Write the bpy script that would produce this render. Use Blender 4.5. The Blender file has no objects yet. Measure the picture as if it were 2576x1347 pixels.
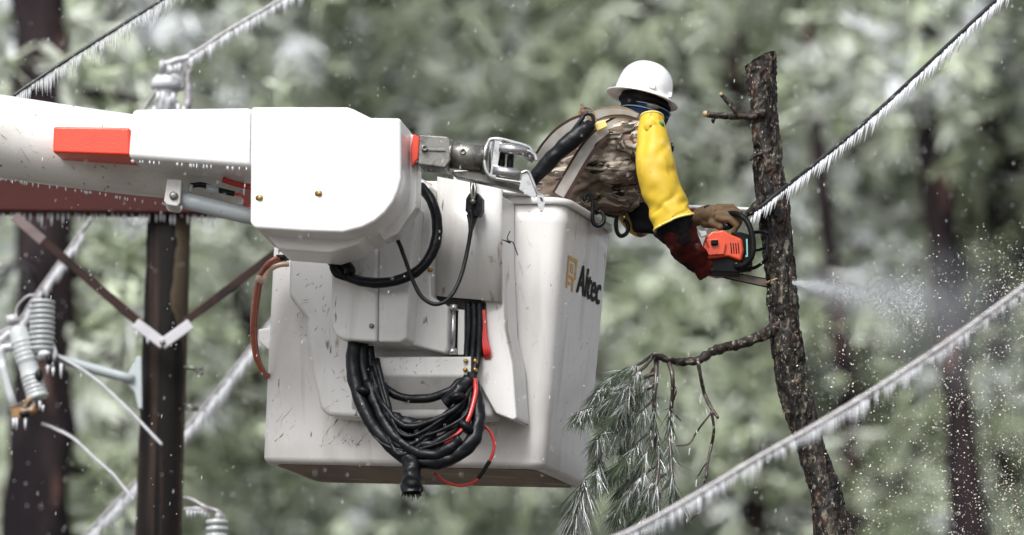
import bpy, math, random
from mathutils import Vector, Matrix, noise
random.seed(7)
R = math.radians
scene = bpy.context.scene
C = scene.collection
# ------------------------------------------------------------------ camera
PITCH = R(11.0); CAM = Vector((0, 0, 1.7)); LENS = 175.0
IW, IH = 2576.0, 1347.0; FPX = LENS / 36.0 * IW
cd = bpy.data.cameras.new('camera'); cam = bpy.data.objects.new('camera', cd); C.objects.link(cam)
cam.location = CAM; cam.rotation_euler = (math.pi / 2 + PITCH, 0, 0)
cd.lens = LENS; cd.sensor_width = 36; cd.clip_end = 1000; cd.clip_start = 0.5
cd.dof.use_dof = True; cd.dof.focus_distance = 20.5; cd.dof.aperture_fstop = 1.4
scene.camera = cam
# ------------------------------------------------------------------ sky and sun
SUN_EL, SUN_AZ = R(49), R(205)          # direction the light comes from
w = bpy.data.worlds.new('World'); scene.world = w; w.use_nodes = True
nt = w.node_tree; bg = nt.nodes['Background']
sky = nt.nodes.new('ShaderNodeTexSky'); sky.sky_type = 'NISHITA'; sky.sun_disc = False
sky.sun_elevation = SUN_EL; sky.sun_rotation = SUN_AZ; sky.air_density = 1.0; sky.dust_density = 4.0
hs = nt.nodes.new('ShaderNodeHueSaturation'); hs.inputs['Saturation'].default_value = 0.22
nt.links.new(sky.outputs[0], hs.inputs['Color']); nt.links.new(hs.outputs[0], bg.inputs[0])
bg.inputs[1].default_value = 0.105
sl = bpy.data.lights.new('sun', 'SUN'); sl.energy = 2.0; sl.angle = R(30); sl.color = (1, 0.985, 0.96)
so = bpy.data.objects.new('sun', sl); C.objects.link(so)
sd = Vector((math.sin(SUN_AZ) * math.cos(SUN_EL), math.cos(SUN_AZ) * math.cos(SUN_EL), math.sin(SUN_EL)))
so.rotation_euler = sd.to_track_quat('Z', 'Y').to_euler(); so.location = (0, 10, 30)
scene.view_settings.view_transform = 'Standard'; scene.view_settings.look = 'None'
scene.view_settings.exposure = 0.72; scene.view_settings.gamma = 1

# ------------------------------------------------------------------ pixel helpers
FWD = Vector((0, math.cos(PITCH), math.sin(PITCH))); UP = Vector((0, -math.sin(PITCH), math.cos(PITCH)))
def ray(x, y): return Vector((1, 0, 0)) * ((x - IW / 2) / FPX) + UP * ((IH / 2 - y) / FPX) + FWD
def P(x, y, d):
    r = ray(x, y); return CAM + r * (d / r.y)
class Plane:
    def __init__(s, anchor, yaw):       # vertical plane; yaw turns its face to the left of the camera
        s.a = anchor; s.n = Vector((-math.sin(yaw), -math.cos(yaw), 0)); s.ex = Vector((math.cos(yaw), -math.sin(yaw), 0))
    def __call__(s, x, y, off=0.0):
        r = ray(x, y); t = ((s.a + s.n * off - CAM).dot(s.n)) / r.dot(s.n); return CAM + r * t
PXM = 20 / math.cos(PITCH) / FPX * 1.0    # metres per pixel near 20 m
BP = Plane(P(1420, 500, 20.0), R(19))     # front of the bucket
CP = Plane(P(1009, 450, 19.35), R(9))     # front of the elbow cover

# ------------------------------------------------------------------ object helpers
ROOT = {}
def prop(o, label=None, cat=None, group=None, kind=None):
    if label: o['label'] = label
    if cat: o['category'] = cat
    if group: o['group'] = group
    if kind: o['kind'] = kind
    return o
def thing(name, loc, label, cat, group=None):
    o = bpy.data.objects.new(name, None); C.objects.link(o); o.location = loc; o.empty_display_size = 0.2
    ROOT[o.name] = Vector(loc); return prop(o, label, cat, group)
def merge(*ms):
    V, F = [], []
    for m in ms:
        n = len(V); V += m[0]; F += [tuple(i + n for i in f) for f in m[1]]
    return V, F
def obj(name, m, mat, parent=None, smooth=True, bevel=0, seg=3, loc=None, wn=False):
    V, F = m
    base = ROOT.get(parent.name, Vector()) if parent else (Vector(loc) if loc is not None else Vector())
    me = bpy.data.meshes.new(name); me.from_pydata([tuple(Vector(v) - base) for v in V], [], F); me.update()
    me.materials.append(mat)
    if smooth: me.polygons.foreach_set('use_smooth', [True] * len(me.polygons))
    o = bpy.data.objects.new(name, me); C.objects.link(o)
    if parent: o.parent = parent
    elif loc is not None: o.location = loc
    ROOT[o.name] = base
    if bevel:
        b = o.modifiers.new('bevel', 'BEVEL'); b.width = bevel; b.segments = seg; b.limit_method = 'ANGLE'; b.angle_limit = R(28); b.harden_normals = True
    return o
def cr(pts, n=8):
    pts = [Vector(p) for p in pts]; out = []
    q = [pts[0] * 2 - pts[1]] + pts + [pts[-1] * 2 - pts[-2]]
    for i in range(1, len(q) - 2):
        a, b, c, d = q[i - 1:i + 3]
        for k in range(n):
            t = k / n
            out.append(0.5 * ((2 * b) + (c - a) * t + (2 * a - 5 * b + 4 * c - d) * t * t + (3 * b - a - 3 * c + d) * t ** 3))
    out.append(pts[-1]); return out
def interp(vals, n):
    out = []
    for i in range(len(vals) - 1):
        for k in range(n): out.append(vals[i] + (vals[i + 1] - vals[i]) * k / n)
    return out + [vals[-1]]
def tube(pts, r, seg=12, n=8, cap=True, rough=0, rs=30, flat=None):
    """smooth tube; r number or list per point; rough: noise on the radius; flat=(vec,scale) squashes along a vector"""
    rr = r if isinstance(r, (list, tuple)) else [r] * len(pts)
    if n > 1: P_ = cr(pts, n); rr = interp(list(rr), n)
    else: P_ = [Vector(p) for p in pts]; rr = list(rr)
    V, F = [], []
    t = (P_[1] - P_[0]).normalized(); u = t.orthogonal().normalized()
    if abs(t.z) < .9: u = (Vector((0, 0, 1)) - t * t.z).normalized()
    for i, p in enumerate(P_):
        t = (P_[min(i + 1, len(P_) - 1)] - P_[max(i - 1, 0)]).normalized()
        u = (u - t * u.dot(t)).normalized(); v = t.cross(u)
        for k in range(seg):
            a = 2 * math.pi * k / seg; d = u * math.cos(a) + v * math.sin(a)
            if flat: d = d - flat[0] * d.dot(flat[0]) * (1 - flat[1])
            q = rr[i]
            if rough: q *= 1 + rough * noise.noise((p + d * rr[i]) * rs)
            V.append(p + d * q)
    for i in range(len(P_) - 1):
        for k in range(seg):
            a, b = i * seg + k, i * seg + (k + 1) % seg
            F.append((a, b, b + seg, a + seg))
    if cap: F.append(tuple(range(seg - 1, -1, -1))); F.append(tuple(range(len(V) - seg, len(V))))
    return V, F
def ell(c, rad, rot=None, nu=20, nv=12):
    c = Vector(c); rad = Vector(rad) if not isinstance(rad, (int, float)) else Vector((rad,) * 3); V, F = [], []
    M = rot or Matrix.Identity(3)
    for j in range(1, nv):
        th = math.pi * j / nv
        for k in range(nu):
            a = 2 * math.pi * k / nu
            V.append(c + M @ Vector((rad.x * math.sin(th) * math.cos(a), rad.y * math.sin(th) * math.sin(a), rad.z * math.cos(th))))
    V.append(c + M @ Vector((0, 0, rad.z))); V.append(c + M @ Vector((0, 0, -rad.z)))
    T, B = len(V) - 2, len(V) - 1
    for j in range(nv - 2):
        for k in range(nu):
            a, b = j * nu + k, j * nu + (k + 1) % nu; F.append((a, a + nu, b + nu, b))
    for k in range(nu):
        F.append((T, k, (k + 1) % nu)); q = (nv - 2) * nu; F.append((B, q + (k + 1) % nu, q + k))
    return V, F
def caps(p0, r0, p1, r1, seg=16): return merge(tube([p0, p1], [r0, r1], seg=seg, n=1), ell(p0, r0, nu=seg, nv=10), ell(p1, r1, nu=seg, nv=10))
def slab(front, vec):
    """closed prism: a flat outline pushed back along vec"""
    n = len(front); V = [Vector(v) for v in front] + [Vector(v) + vec for v in front]
    nn = Vector()
    for i in range(n): nn += (V[i] - V[0]).cross(V[(i + 1) % n] - V[0])
    F = [tuple(range(n)), tuple(range(2 * n - 1, n - 1, -1))] + [(i, i + n, (i + 1) % n + n, (i + 1) % n) for i in range(n)]
    if nn.dot(vec) > 0: F = [tuple(reversed(f)) for f in F]
    return V, F
def pslab(pl, pts, off, th): return slab([pl(x, y, off) for x, y in pts], -pl.n * th)
def box(c, ax, ay, az):
    c, ax, ay, az = map(Vector, (c, ax, ay, az))
    V = [c + ax * i + ay * j + az * k for i in (-.5, .5) for j in (-.5, .5) for k in (-.5, .5)]
    F = [(0, 1, 3, 2), (4, 6, 7, 5), (0, 4, 5, 1), (2, 3, 7, 6), (0, 2, 6, 4), (1, 5, 7, 3)]
    if ax.cross(ay).dot(az) < 0: F = [tuple(reversed(f)) for f in F]
    return V, F
def lathe(p0, axis, prof, seg=28):
    axis = Vector(axis).normalized(); u = axis.orthogonal().normalized(); v = axis.cross(u); p0 = Vector(p0); V, F = [], []
    for h, r in prof:
        for k in range(seg):
            a = 2 * math.pi * k / seg; V.append(p0 + axis * h + (u * math.cos(a) + v * math.sin(a)) * r)
    for i in range(len(prof) - 1):
        for k in range(seg):
            a, b = i * seg + k, i * seg + (k + 1) % seg; F.append((a, b, b + seg, a + seg))
    F.append(tuple(range(seg - 1, -1, -1))); F.append(tuple(range(len(V) - seg, len(V))))
    return V, F
def blob(name, prims, voxel, mat, parent, smooth=6, disp=None):
    """one continuous surface grown over overlapping limbs"""
    o = obj(name, merge(*prims), mat, parent)
    m = o.modifiers.new('r', 'REMESH'); m.mode = 'VOXEL'; m.voxel_size = voxel; m.use_smooth_shade = True
    s = o.modifiers.new('s', 'SMOOTH'); s.factor = 0.5; s.iterations = smooth
    bpy.context.view_layer.update()
    dg = bpy.context.evaluated_depsgraph_get(); me = bpy.data.meshes.new_from_object(o.evaluated_get(dg))
    o.modifiers.clear(); old = o.data; o.data = me; me.name = name; bpy.data.meshes.remove(old)
    if disp:
        base = ROOT[o.name]
        no = [v.normal.copy() for v in me.vertices]
        for v, q in zip(me.vertices, no): v.co += q * disp(v.co + base)
    me.polygons.foreach_set('use_smooth', [True] * len(me.polygons))
    if not me.materials: me.materials.append(mat)
    return o

# ------------------------------------------------------------------ materials
def mat(name, col, rough=.5, metal=0, col2=None, ns=4, lo=.4, hi=.65, st=None, bump=0, bs=60, spec=.5, coat=0, trans=0, layers=(), attr=None, sss=0, alpha=None):
    m = bpy.data.materials.new(name); m.use_nodes = True; t = m.node_tree; N = t.nodes; L = t.links; b = N['Principled BSDF']
    b.inputs['Roughness'].default_value = rough; b.inputs['Metallic'].default_value = metal
    b.inputs['Specular IOR Level'].default_value = spec; b.inputs['Coat Weight'].default_value = coat; b.inputs['Coat Roughness'].default_value = .12
    b.inputs['Transmission Weight'].default_value = trans
    tc = N.new('ShaderNodeTexCoord'); cur = None
    def noisef(scale, lo, hi, st=None, det=5, dist=0):
        mp = N.new('ShaderNodeMapping'); L.new(tc.outputs['Object'], mp.inputs[0])
        if st: mp.inputs['Scale'].default_value = st[:3]
        if st and len(st) > 3: mp.inputs['Rotation'].default_value = st[3:6]
        n = N.new('ShaderNodeTexNoise'); n.inputs['Scale'].default_value = scale; n.inputs['Detail'].default_value = det; n.inputs['Distortion'].default_value = dist
        L.new(mp.outputs[0], n.inputs[0]); r = N.new('ShaderNodeMapRange'); r.inputs[1].default_value = lo; r.inputs[2].default_value = hi; r.clamp = True
        L.new(n.outputs[0], r.inputs[0]); return r.outputs[0], n.outputs[0]
    def mixc(f, a, c):
        x = N.new('ShaderNodeMix'); x.data_type = 'RGBA'
        L.new(f, x.inputs[0])
        if isinstance(a, tuple): x.inputs[6].default_value = (*a, 1)
        else: L.new(a, x.inputs[6])
        x.inputs[7].default_value = (*c, 1); return x.outputs[2]
    cur = tuple(col)
    if attr:
        an = N.new('ShaderNodeAttribute'); an.attribute_name = attr; cur = an.outputs['Color']
    if col2: cur = mixc(noisef(ns, lo, hi, st)[0], cur, col2)
    for (scale, a, z, c, s2, d2) in layers: cur = mixc(noisef(scale, a, z, s2, 5, d2)[0], cur, c)
    if isinstance(cur, tuple): b.inputs['Base Color'].default_value = (*cur, 1)
    else: L.new(cur, b.inputs['Base Color'])
    if bump:
        f = noisef(bs, 0, 1)[1]; bn = N.new('ShaderNodeBump'); bn.inputs['Strength'].default_value = bump; bn.inputs['Distance'].default_value = .004
        L.new(f, bn.inputs['Height']); L.new(bn.outputs[0], b.inputs['Normal'])
    return m
SCR = (34, .70, .74, (.12, .11, .09), (1, 1, .16, .0, .35, 0), .3)      # thin dark scratches
SCR2 = (30, .71, .74, (.15, .14, .10), (.2, 1, 1, 0, .7, 0), .3)
GRIME = (2.2, .50, .80, (.42, .39, .34), None, .4)
SPECK = (70, .70, .74, (.14, .12, .09), None, 0)
M_white = mat('white_paint', (.80, .80, .80), .32, bump=.25, bs=130, layers=[(5, .6, .9, (.66, .65, .63), None, 0)], coat=.3)
M_boom = mat('boom_paint', (.78, .78, .76), .35, bump=.2, bs=110, layers=[GRIME, SCR, (40, .66, .72, (.30, .27, .2), (1, .3, 1), .2)], coat=.3)
M_bucket = mat('bucket_fibreglass', (.69, .68, .67), .38, bump=.15, bs=60, layers=[(2.6, .5, .9, (.46, .445, .42), None, .3), (9, .54, .80, (.46, .43, .39), (1, 1, .10), .5), (20, .62, .80, (.36, .33, .29), (1, 1, .3), 1.2), SCR, SPECK], coat=.2)
M_under = mat('dirty_shaded_underside', (.22, .17, .13), .6, layers=[(4, .45, .7, (.12, .085, .065), (1, .5, 1), .6), (18, .6, .7, (.38, .34, .30), (.3, 1, 1), .3)], bump=.2)  # brown dirt, with the shade of the underside painted in
M_brkt = mat('bracket_paint', (.67, .665, .66), .35, bump=.15, bs=70, layers=[(9, .54, .80, (.47, .45, .42), (1, 1, .12), .5), (3, .5, .85, (.44, .43, .41), None, .3), (20, .64, .72, (.30, .28, .20), (1, 1, .35), .4), SCR], coat=.25)
M_orange = mat('red_orange_paint', (.80, .055, .02), .38, bump=.3, bs=150, layers=[(9, .6, .8, (.62, .04, .02), None, 0)], coat=.3)
M_steel = mat('wet_grey_steel', (.23, .225, .21), .38, .75, layers=[(16, .5, .7, (.10, .09, .075), None, .3), (60, .62, .7, (.45, .44, .42), None, 0)], bump=.25, bs=90)
M_bright = mat('bright_steel', (.55, .55, .56), .25, .9, layers=[(25, .55, .75, (.25, .25, .25), None, 0)], bump=.15, bs=80)
M_cyl = mat('cylinder_paint', (.43, .48, .50), .3, layers=[(25, .68, .72, (.1, .1, .1), (1, .3, .6), 0), (4, .55, .8, (.34, .36, .36), None, 0)], coat=.3)
M_black = mat('black_rubber', (.007, .008, .010), .4, spec=.25, layers=[(40, .55, .7, (.018, .02, .024), None, 0)], bump=.6, bs=60)
M_wrap = mat('black_wrap', (.005, .006, .008), .36, spec=.24, layers=[(22, .6, .75, (.02, .023, .03), None, .5)], bump=1.0, bs=30)
M_redhose = mat('red_hose', (.55, .03, .025), .3, coat=.4, bump=.2, layers=[(30, .6, .75, (.2, .02, .02), None, 0)])
M_orhose = mat('rust_orange_hose', (.36, .09, .045), .3, coat=.6, layers=[(20, .5, .7, (.20, .05, .03), None, 0)], bump=.4, bs=60)
M_beige = mat('ice_beige_hose', (.62, .45, .33), .25, coat=.6, bump=.4)
M_brass = mat('brass_bolt', (.42, .27, .08), .4, .6, layers=[(80, .5, .7, (.2, .12, .05), None, 0)])
M_scuff = mat('scuff_marks', (.24, .22, .19), .7, layers=[(30, .45, .6, (.05, .045, .04), None, 0)])
M_dark = mat('opening_shade', (.02, .02, .022), .6, layers=[(20, .5, .8, (.05, .05, .05), None, 0)])  # dark colour that paints the shade inside openings
M_gold = mat('gold_paint', (.62, .33, .035), .5, layers=[(35, .60, .66, (.50, .48, .44), (1, 1, 1), .3)])
M_letter = mat('black_lettering', (.006, .006, .007), .6, spec=.15, layers=[(40, .64, .70, (.45, .44, .42), None, .3)])
M_hat = mat('hard_hat_shell', (.86, .86, .87), .22, coat=.6, layers=[(8, .6, .9, (.80, .80, .81), None, 0)])
M_yellow = mat('yellow_rubber', (.66, .46, .035), .5, layers=[(4, .45, .70, (.50, .34, .025), (1, 1, .5), .5), (22, .60, .74, (.30, .21, .03), (1, 1, .4), .6), (6, .62, .8, (.76, .66, .32), None, .4), (60, .70, .73, (.15, .10, .03), None, 0)], coat=0, spec=.35, bump=.2, bs=25)
M_yedge = mat('yellow_hem', (.82, .66, .20), .4, layers=[(20, .5, .8, (.6, .45, .1), None, 0)])
M_green = mat('green_tag', (.02, .22, .10), .4, layers=[(60, .5, .8, (.02, .12, .06), None, 0)])
M_camo = mat('camouflage_cloth', (.15, .115, .09), .85, layers=[
    (5, .50, .58, (.055, .045, .038), (.6, 1, 1.2, 0, .4, 0), 1.6), (6, .57, .62, (.26, .11, .06), (.6, 1, 1, 0, .5, 0), 1.6),
    (7, .56, .62, (.27, .24, .20), (.35, 1, 1.2, 0, .9, 0), 1.8), (11, .57, .61, (.012, .010, .010), (.35, 1, 1.3, 0, .5, 0), 1.6),
    (15, .595, .625, (.52, .46, .37), (.14, 1, 1.3, 0, .6, 0), 1.2), (18, .60, .63, (.46, .41, .33), (.15, 1, 1.2, 0, 1.1, 0), 1.0), (26, .62, .645, (.58, .52, .42), (.10, 1, 1.2, 0, .2, 0), .8)], bump=.3, bs=14, spec=.15)
M_strap = mat('grey_webbing', (.42, .40, .37), .7, layers=[(12, .5, .75, (.30, .27, .23), None, 0)], bump=.3, bs=200)
M_tan = mat('tan_webbing', (.34, .25, .15), .8, layers=[(12, .5, .75, (.22, .16, .10), None, 0)], bump=.3, bs=200)
M_brown = mat('brown_edging', (.045, .018, .012), .7, layers=[(20, .5, .8, (.05, .03, .02), None, 0)])
M_navy = mat('navy_cloth', (.008, .018, .045), .8, spec=.15, layers=[(10, .5, .8, (.02, .045, .10), (1, 1, 4), 0)], bump=.4, bs=40)
M_stripe = mat('pale_blue_stripe', (.22, .30, .42), .7, layers=[(40, .5, .8, (.1, .15, .25), None, 0)])
M_blk = mat('black_cloth', (.006, .006, .008), .8, spec=.15, layers=[(10, .5, .8, (.03, .03, .035), None, 0)], bump=.6, bs=25)
M_skin = mat('skin', (.42, .22, .15), .5, layers=[(30, .5, .8, (.36, .17, .12), None, 0)])
M_lens = mat('grey_lens', (.12, .12, .11), .1, layers=[(30, .5, .8, (.16, .16, .15), None, 0)])
M_glove = mat('brown_leather', (.12, .08, .045), .75, spec=.2, layers=[(9, .5, .7, (.05, .036, .026), None, .3), (30, .62, .8, (.20, .13, .075), None, 0)], bump=.6, bs=40)
M_red = mat('dark_red_cloth', (.065, .008, .006), .75, spec=.15, layers=[(7, .50, .64, (.008, .004, .005), None, .5), (25, .64, .75, (.18, .02, .015), None, 0)], bump=.8, bs=30)
M_saw = mat('chainsaw_orange', (.62, .060, .014), .35, layers=[(9, .5, .8, (.50, .05, .015), None, 0), (40, .66, .74, (.12, .03, .02), None, 0)], coat=.35, bump=.15, bs=60)
M_plastic = mat('black_plastic', (.006, .006, .007), .5, layers=[(30, .6, .8, (.03, .03, .03), None, 0)], spec=.12)
M_teal = mat('teal_plastic', (.25, .55, .48), .3, layers=[(30, .6, .8, (.2, .4, .35), None, 0)])
M_bar = mat('saw_bar_steel', (.27, .22, .18), .45, .2, layers=[(20, .5, .7, (.10, .07, .05), (1, 1, 3), 0)])
M_bark = mat('wet_bark', (.014, .011, .010), .65, spec=.25, layers=[(13, .54, .60, (.042, .018, .014), (1, 1, .5), .8), (20, .55, .68, (.070, .064, .048), (1, 1, .42), 1.2),
    (42, .56, .70, (.17, .155, .115), (1, 1, .45), 1.0), (24, .52, .57, (.005, .004, .004), (1, 1, .28), 1.0), (80, .60, .70, (.26, .24, .19), (1, 1, .6), .5)], bump=1, bs=55, coat=.05)
M_twig = mat('wet_twig_bark', (.045, .03, .024), .45, layers=[(20, .5, .6, (.016, .012, .011), None, .3), (45, .60, .66, (.30, .28, .22), None, 0)], bump=.8, bs=70, coat=.5)
M_cut = mat('cut_wood', (.50, .36, .20), .7, layers=[(40, .5, .7, (.3, .2, .1), None, 0)])
M_limb = mat('wet_limb_bark', (.022, .016, .013), .6, spec=.3, layers=[(22, .54, .60, (.06, .035, .028), None, .8), (38, .58, .63, (.17, .16, .13), None, .8), (30, .56, .6, (.005, .004, .004), None, .5)], bump=1, bs=70, coat=.1)
M_needle = mat('pine_needles', (.034, .045, .028), .45, layers=[(8, .45, .65, (.05, .08, .03), None, 0)], coat=.1)
M_ice = mat('clear_ice', (.93, .95, .97), .08, trans=.55, layers=[(60, .5, .8, (.72, .76, .80), None, 0)], bump=.5, bs=100)
M_rime = mat('white_ice', (.72, .74, .78), .3, trans=.15, layers=[(40, .5, .8, (.55, .57, .62), None, 0)], bump=.5, bs=60)
M_wire = mat('dark_conductor', (.022, .022, .025), .4, layers=[(60, .58, .7, (.20, .20, .21), None, 0)], bump=.6, bs=120, coat=.15)
M_wireice = mat('iced_conductor', (.27, .255, .265), .25, layers=[(40, .45, .7, (.42, .41, .43), (1, 1, 1), 0), (14, .55, .7, (.14, .13, .14), None, 0)], coat=.8, bump=.3, bs=60)
M_pole = mat('weathered_pole_wood', (.010, .008, .008), .8, spec=.2, layers=[(9, .50, .62, (.050, .032, .024), (1, 1, .05), .2), (22, .56, .66, (.004, .004, .004), (1, 1, .04), .1)], bump=1, bs=30)
M_polew = mat('lit_bare_pole_wood', (.075, .058, .036), .75, spec=.25, layers=[(6, .46, .58, (.045, .032, .022), (1, 1, .10), .3)], bump=1, bs=30)  # stripped wood, with the lit tone of that side painted in
M_arm = mat('red_brown_timber', (.055, .012, .010), .6, spec=.2, layers=[(4, .45, .65, (.035, .010, .008), (.12, 1, 1), .2)], bump=.5, bs=20)
M_brace = mat('dark_brown_brace', (.030, .014, .012), .6, spec=.2, layers=[(8, .5, .7, (.014, .009, .008), (1, 1, 1), .2)])
M_bend = mat('dull_brace_end', (.16, .12, .12), .6, layers=[(8, .5, .7, (.10, .07, .07), (1, 1, 1), .2)])
M_plate = mat('galvanised_plate', (.50, .50, .53), .4, .1, layers=[(12, .5, .8, (.38, .38, .41), None, 0)], coat=.4)
M_porc = mat('grey_porcelain', (.50, .53, .54), .22, layers=[(10, .5, .8, (.40, .42, .42), None, 0)], coat=.6)
M_porcd = mat('dark_porcelain_groove', (.05, .055, .065), .4, layers=[(10, .5, .8, (.08, .08, .09), None, 0)])
M_rust = mat('rusty_bracket', (.28, .15, .05), .5, layers=[(25, .5, .6, (.04, .03, .025), None, .3)], coat=.3)
M_trunk = mat('pine_trunk', (.030, .022, .024), .9, spec=.15, layers=[(3, .42, .55, (.010, .008, .010), (1, 1, .3), .4), (5, .60, .68, (.11, .065, .058), (1, 1, .35), .3)], bump=1, bs=12)
M_fol = mat('iced_foliage', (.2, .22, .19), .55, attr='leafcol', layers=[(30, .6, .8, (.5, .52, .53), None, 0)])
M_ground = mat('pine_litter_ground', (.06, .05, .04), .9, layers=[(1.2, .45, .6, (.06, .05, .035), None, .3), (.2, .55, .65, (.35, .36, .38), None, 0)], bump=.5, bs=4)
M_sleet = mat('sleet', (.85, .88, .92), .2, layers=[(50, .5, .8, (.75, .78, .85), None, 0)])
M_dust = mat('wood_chips', (.82, .76, .62), .6, layers=[(5, .5, .6, (.85, .84, .78), None, 0)])

# ------------------------------------------------------------------ ground
g = 400
prop(obj('ground', ([(-g, -60, 0), (g, -60, 0), (g, 900, 0), (-g, 900, 0)], [(0, 1, 2, 3)]), M_ground, smooth=False), kind='structure')

# ------------------------------------------------------------------ background wood
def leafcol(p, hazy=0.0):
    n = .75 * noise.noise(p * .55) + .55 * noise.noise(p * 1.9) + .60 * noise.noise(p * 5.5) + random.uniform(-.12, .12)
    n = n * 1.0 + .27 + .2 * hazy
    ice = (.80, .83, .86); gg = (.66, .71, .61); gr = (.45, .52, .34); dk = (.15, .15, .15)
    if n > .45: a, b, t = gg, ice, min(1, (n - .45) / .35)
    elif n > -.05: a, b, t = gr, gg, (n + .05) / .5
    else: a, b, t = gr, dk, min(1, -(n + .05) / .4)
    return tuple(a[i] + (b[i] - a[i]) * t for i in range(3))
def tufts(name, spots, mt, parent=None, size=.2, per=12, wd=.012, hazy=0):
    V, F, col = [], [], []
    for p in spots:
        c = leafcol(p, hazy); s = size * random.uniform(.6, 1.3); ax = Vector((random.gauss(0, 1), random.gauss(0, 1), random.gauss(-.2, .6))).normalized()
        for k in range(per):
            d = (ax * .7 + Vector((random.gauss(0, 1), random.gauss(0, 1), random.gauss(-.25, .8))) * .62).normalized() * s
            sd_ = d.orthogonal().normalized(); sd_.rotate(Matrix.Rotation(random.uniform(0, 6.28), 3, d)); sd_ *= wd * random.uniform(.7, 1.3)
            n = len(V); V += [p - sd_, p + sd_, p + d + sd_ * .6 + Vector((0, 0, -.1 * s)), p + d - sd_ * .6 + Vector((0, 0, -.1 * s))]; F.append((n, n + 1, n + 2, n + 3))
            col += [c] * 4
    o = obj(name, (V, F), mt, parent, smooth=False)
    at = o.data.color_attributes.new('leafcol', 'FLOAT_COLOR', 'POINT')
    at.data.foreach_set('color', [x for c in col for x in (*c, 1)])
    return o
def pine(loc, H, r, c0, rad, nt_, lean=0, label='', size=.24, wd=.020):
    """a pine: trunk with bare limbs, crown from height c0 up"""
    x, y = loc; t = thing('pine_tree', (x, y, 0), label, 'tree', 'iced pines behind the power line')
    ax = lambda z: Vector((x + lean * z + .12 * math.sin(z * .6 + x), y + .08 * math.sin(z * .45 + y), z))
    zs = [H * k / 14 for k in range(15)]
    tk = [tube([ax(z) for z in zs], [r * (1.25 - .2 * min(1, z)) * (1 - .85 * (z / H) ** 1.4) for z in zs], seg=18, n=6, rough=.38, rs=3.2)]
    spots = []; nl = max(8, nt_ // 34)
    for k in range(nl):
        z = c0 + (H - c0) * (k + random.random()) / nl; a = random.uniform(0, 2 * math.pi)
        f = 1 - (z - c0) / (H - c0) ; L = rad * (.35 + .65 * f) * random.uniform(.6, 1.1)
        p0 = ax(z); d = Vector((math.cos(a), math.sin(a), random.uniform(-.05, .35)))
        pts = [p0, p0 + d * L * .35, p0 + d * L * .7 + Vector((0, 0, -.12 * L)), p0 + d * L + Vector((0, 0, -.42 * L))]
        tk.append(tube(pts, [.045, .035, .025, .012], seg=6, n=2))
        q = cr(pts, 10)
        for _ in range(nt_ // nl):
            b = q[int(random.uniform(.22, 1) * (len(q) - 1))]
            spots.append(b + Vector((random.gauss(0, .30), random.gauss(0, .30), random.gauss(-.12, .26))))
    obj('trunk', merge(*tk), M_trunk, t)
    if spots: tufts('crown', spots, M_fol, t, size=size, per=11, wd=wd)
    return t
px2x = lambda px, Y: (px - 1288) / FPX * Y / math.cos(PITCH)
# trunks that stand clear in the photograph
pine((px2x(110, 33), 33), 21, .25, 6.4, 1.4, 460, lean=-.012, label='thick dark pine trunk rising behind the boom at the far left')
pine((px2x(668, 45), 45), 22, .13, 13.5, 2.0, 900, lean=-.010, label='slim dark pine trunk seen just left of the white bucket')
pine((px2x(2400, 41), 41), 22, .18, 11.0, 2.0, 900, lean=-.006, label='thick reddish brown pine trunk behind the upper right wire')
pine((px2x(2190, 44), 44), 22, .11, 12.6, 2.0, 700, lean=-.035, label='slender leaning reddish pine trunk between the cut stem and the right wire')
pine((px2x(2450, 47), 47), 21, .16, 9.5, 1.8, 800, lean=.008, label='dark pine trunk behind the lower right wire and drifting sawdust')
names = ['icy grey green pine filling the background above the elbow cover', 'dense green pine behind the hard hat', 'pale frosted pine right behind the cut stem',
 'green and grey pine behind the drifting sawdust at the right edge', 'dark green pine behind the utility pole', 'frosted pine behind the top left wires',
 'soft grey green pine below the chainsaw', 'blurred pine under the bucket floor', 'pale pine behind the worker and boom end', 'blurred pine behind the right wire near the top corner',
 'hazy grey pine between the pole and the bucket', 'greenish pine behind the hanging needle branch']
posn = [(1010, 47), (1480, 50), (1880, 46), (2560, 45), (300, 43), (420, 52), (1750, 53), (1100, 56), (1290, 61), (2300, 55), (620, 60), (2050, 62)]
for (a, Y), lb in zip(posn, names):
    pine((px2x(a, Y), Y), random.uniform(19, 23), .13, 4.0, 3.1, 3400, lean=random.uniform(-.01, .01), label=lb, size=.26)
sp = []
for k in range(19000):
    Y = random.uniform(68, 84); x = random.uniform(-16, 16); z = random.uniform(5, 30)
    p = Vector((x, Y, z))
    if noise.noise(p * .35) > -.7: sp.append(p)
prop(tufts('far_wood', sp, M_fol, size=.6, per=9, wd=.055, hazy=.9), label='blurred mass of frosted wood far behind everything', cat='wood', kind='stuff')

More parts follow.
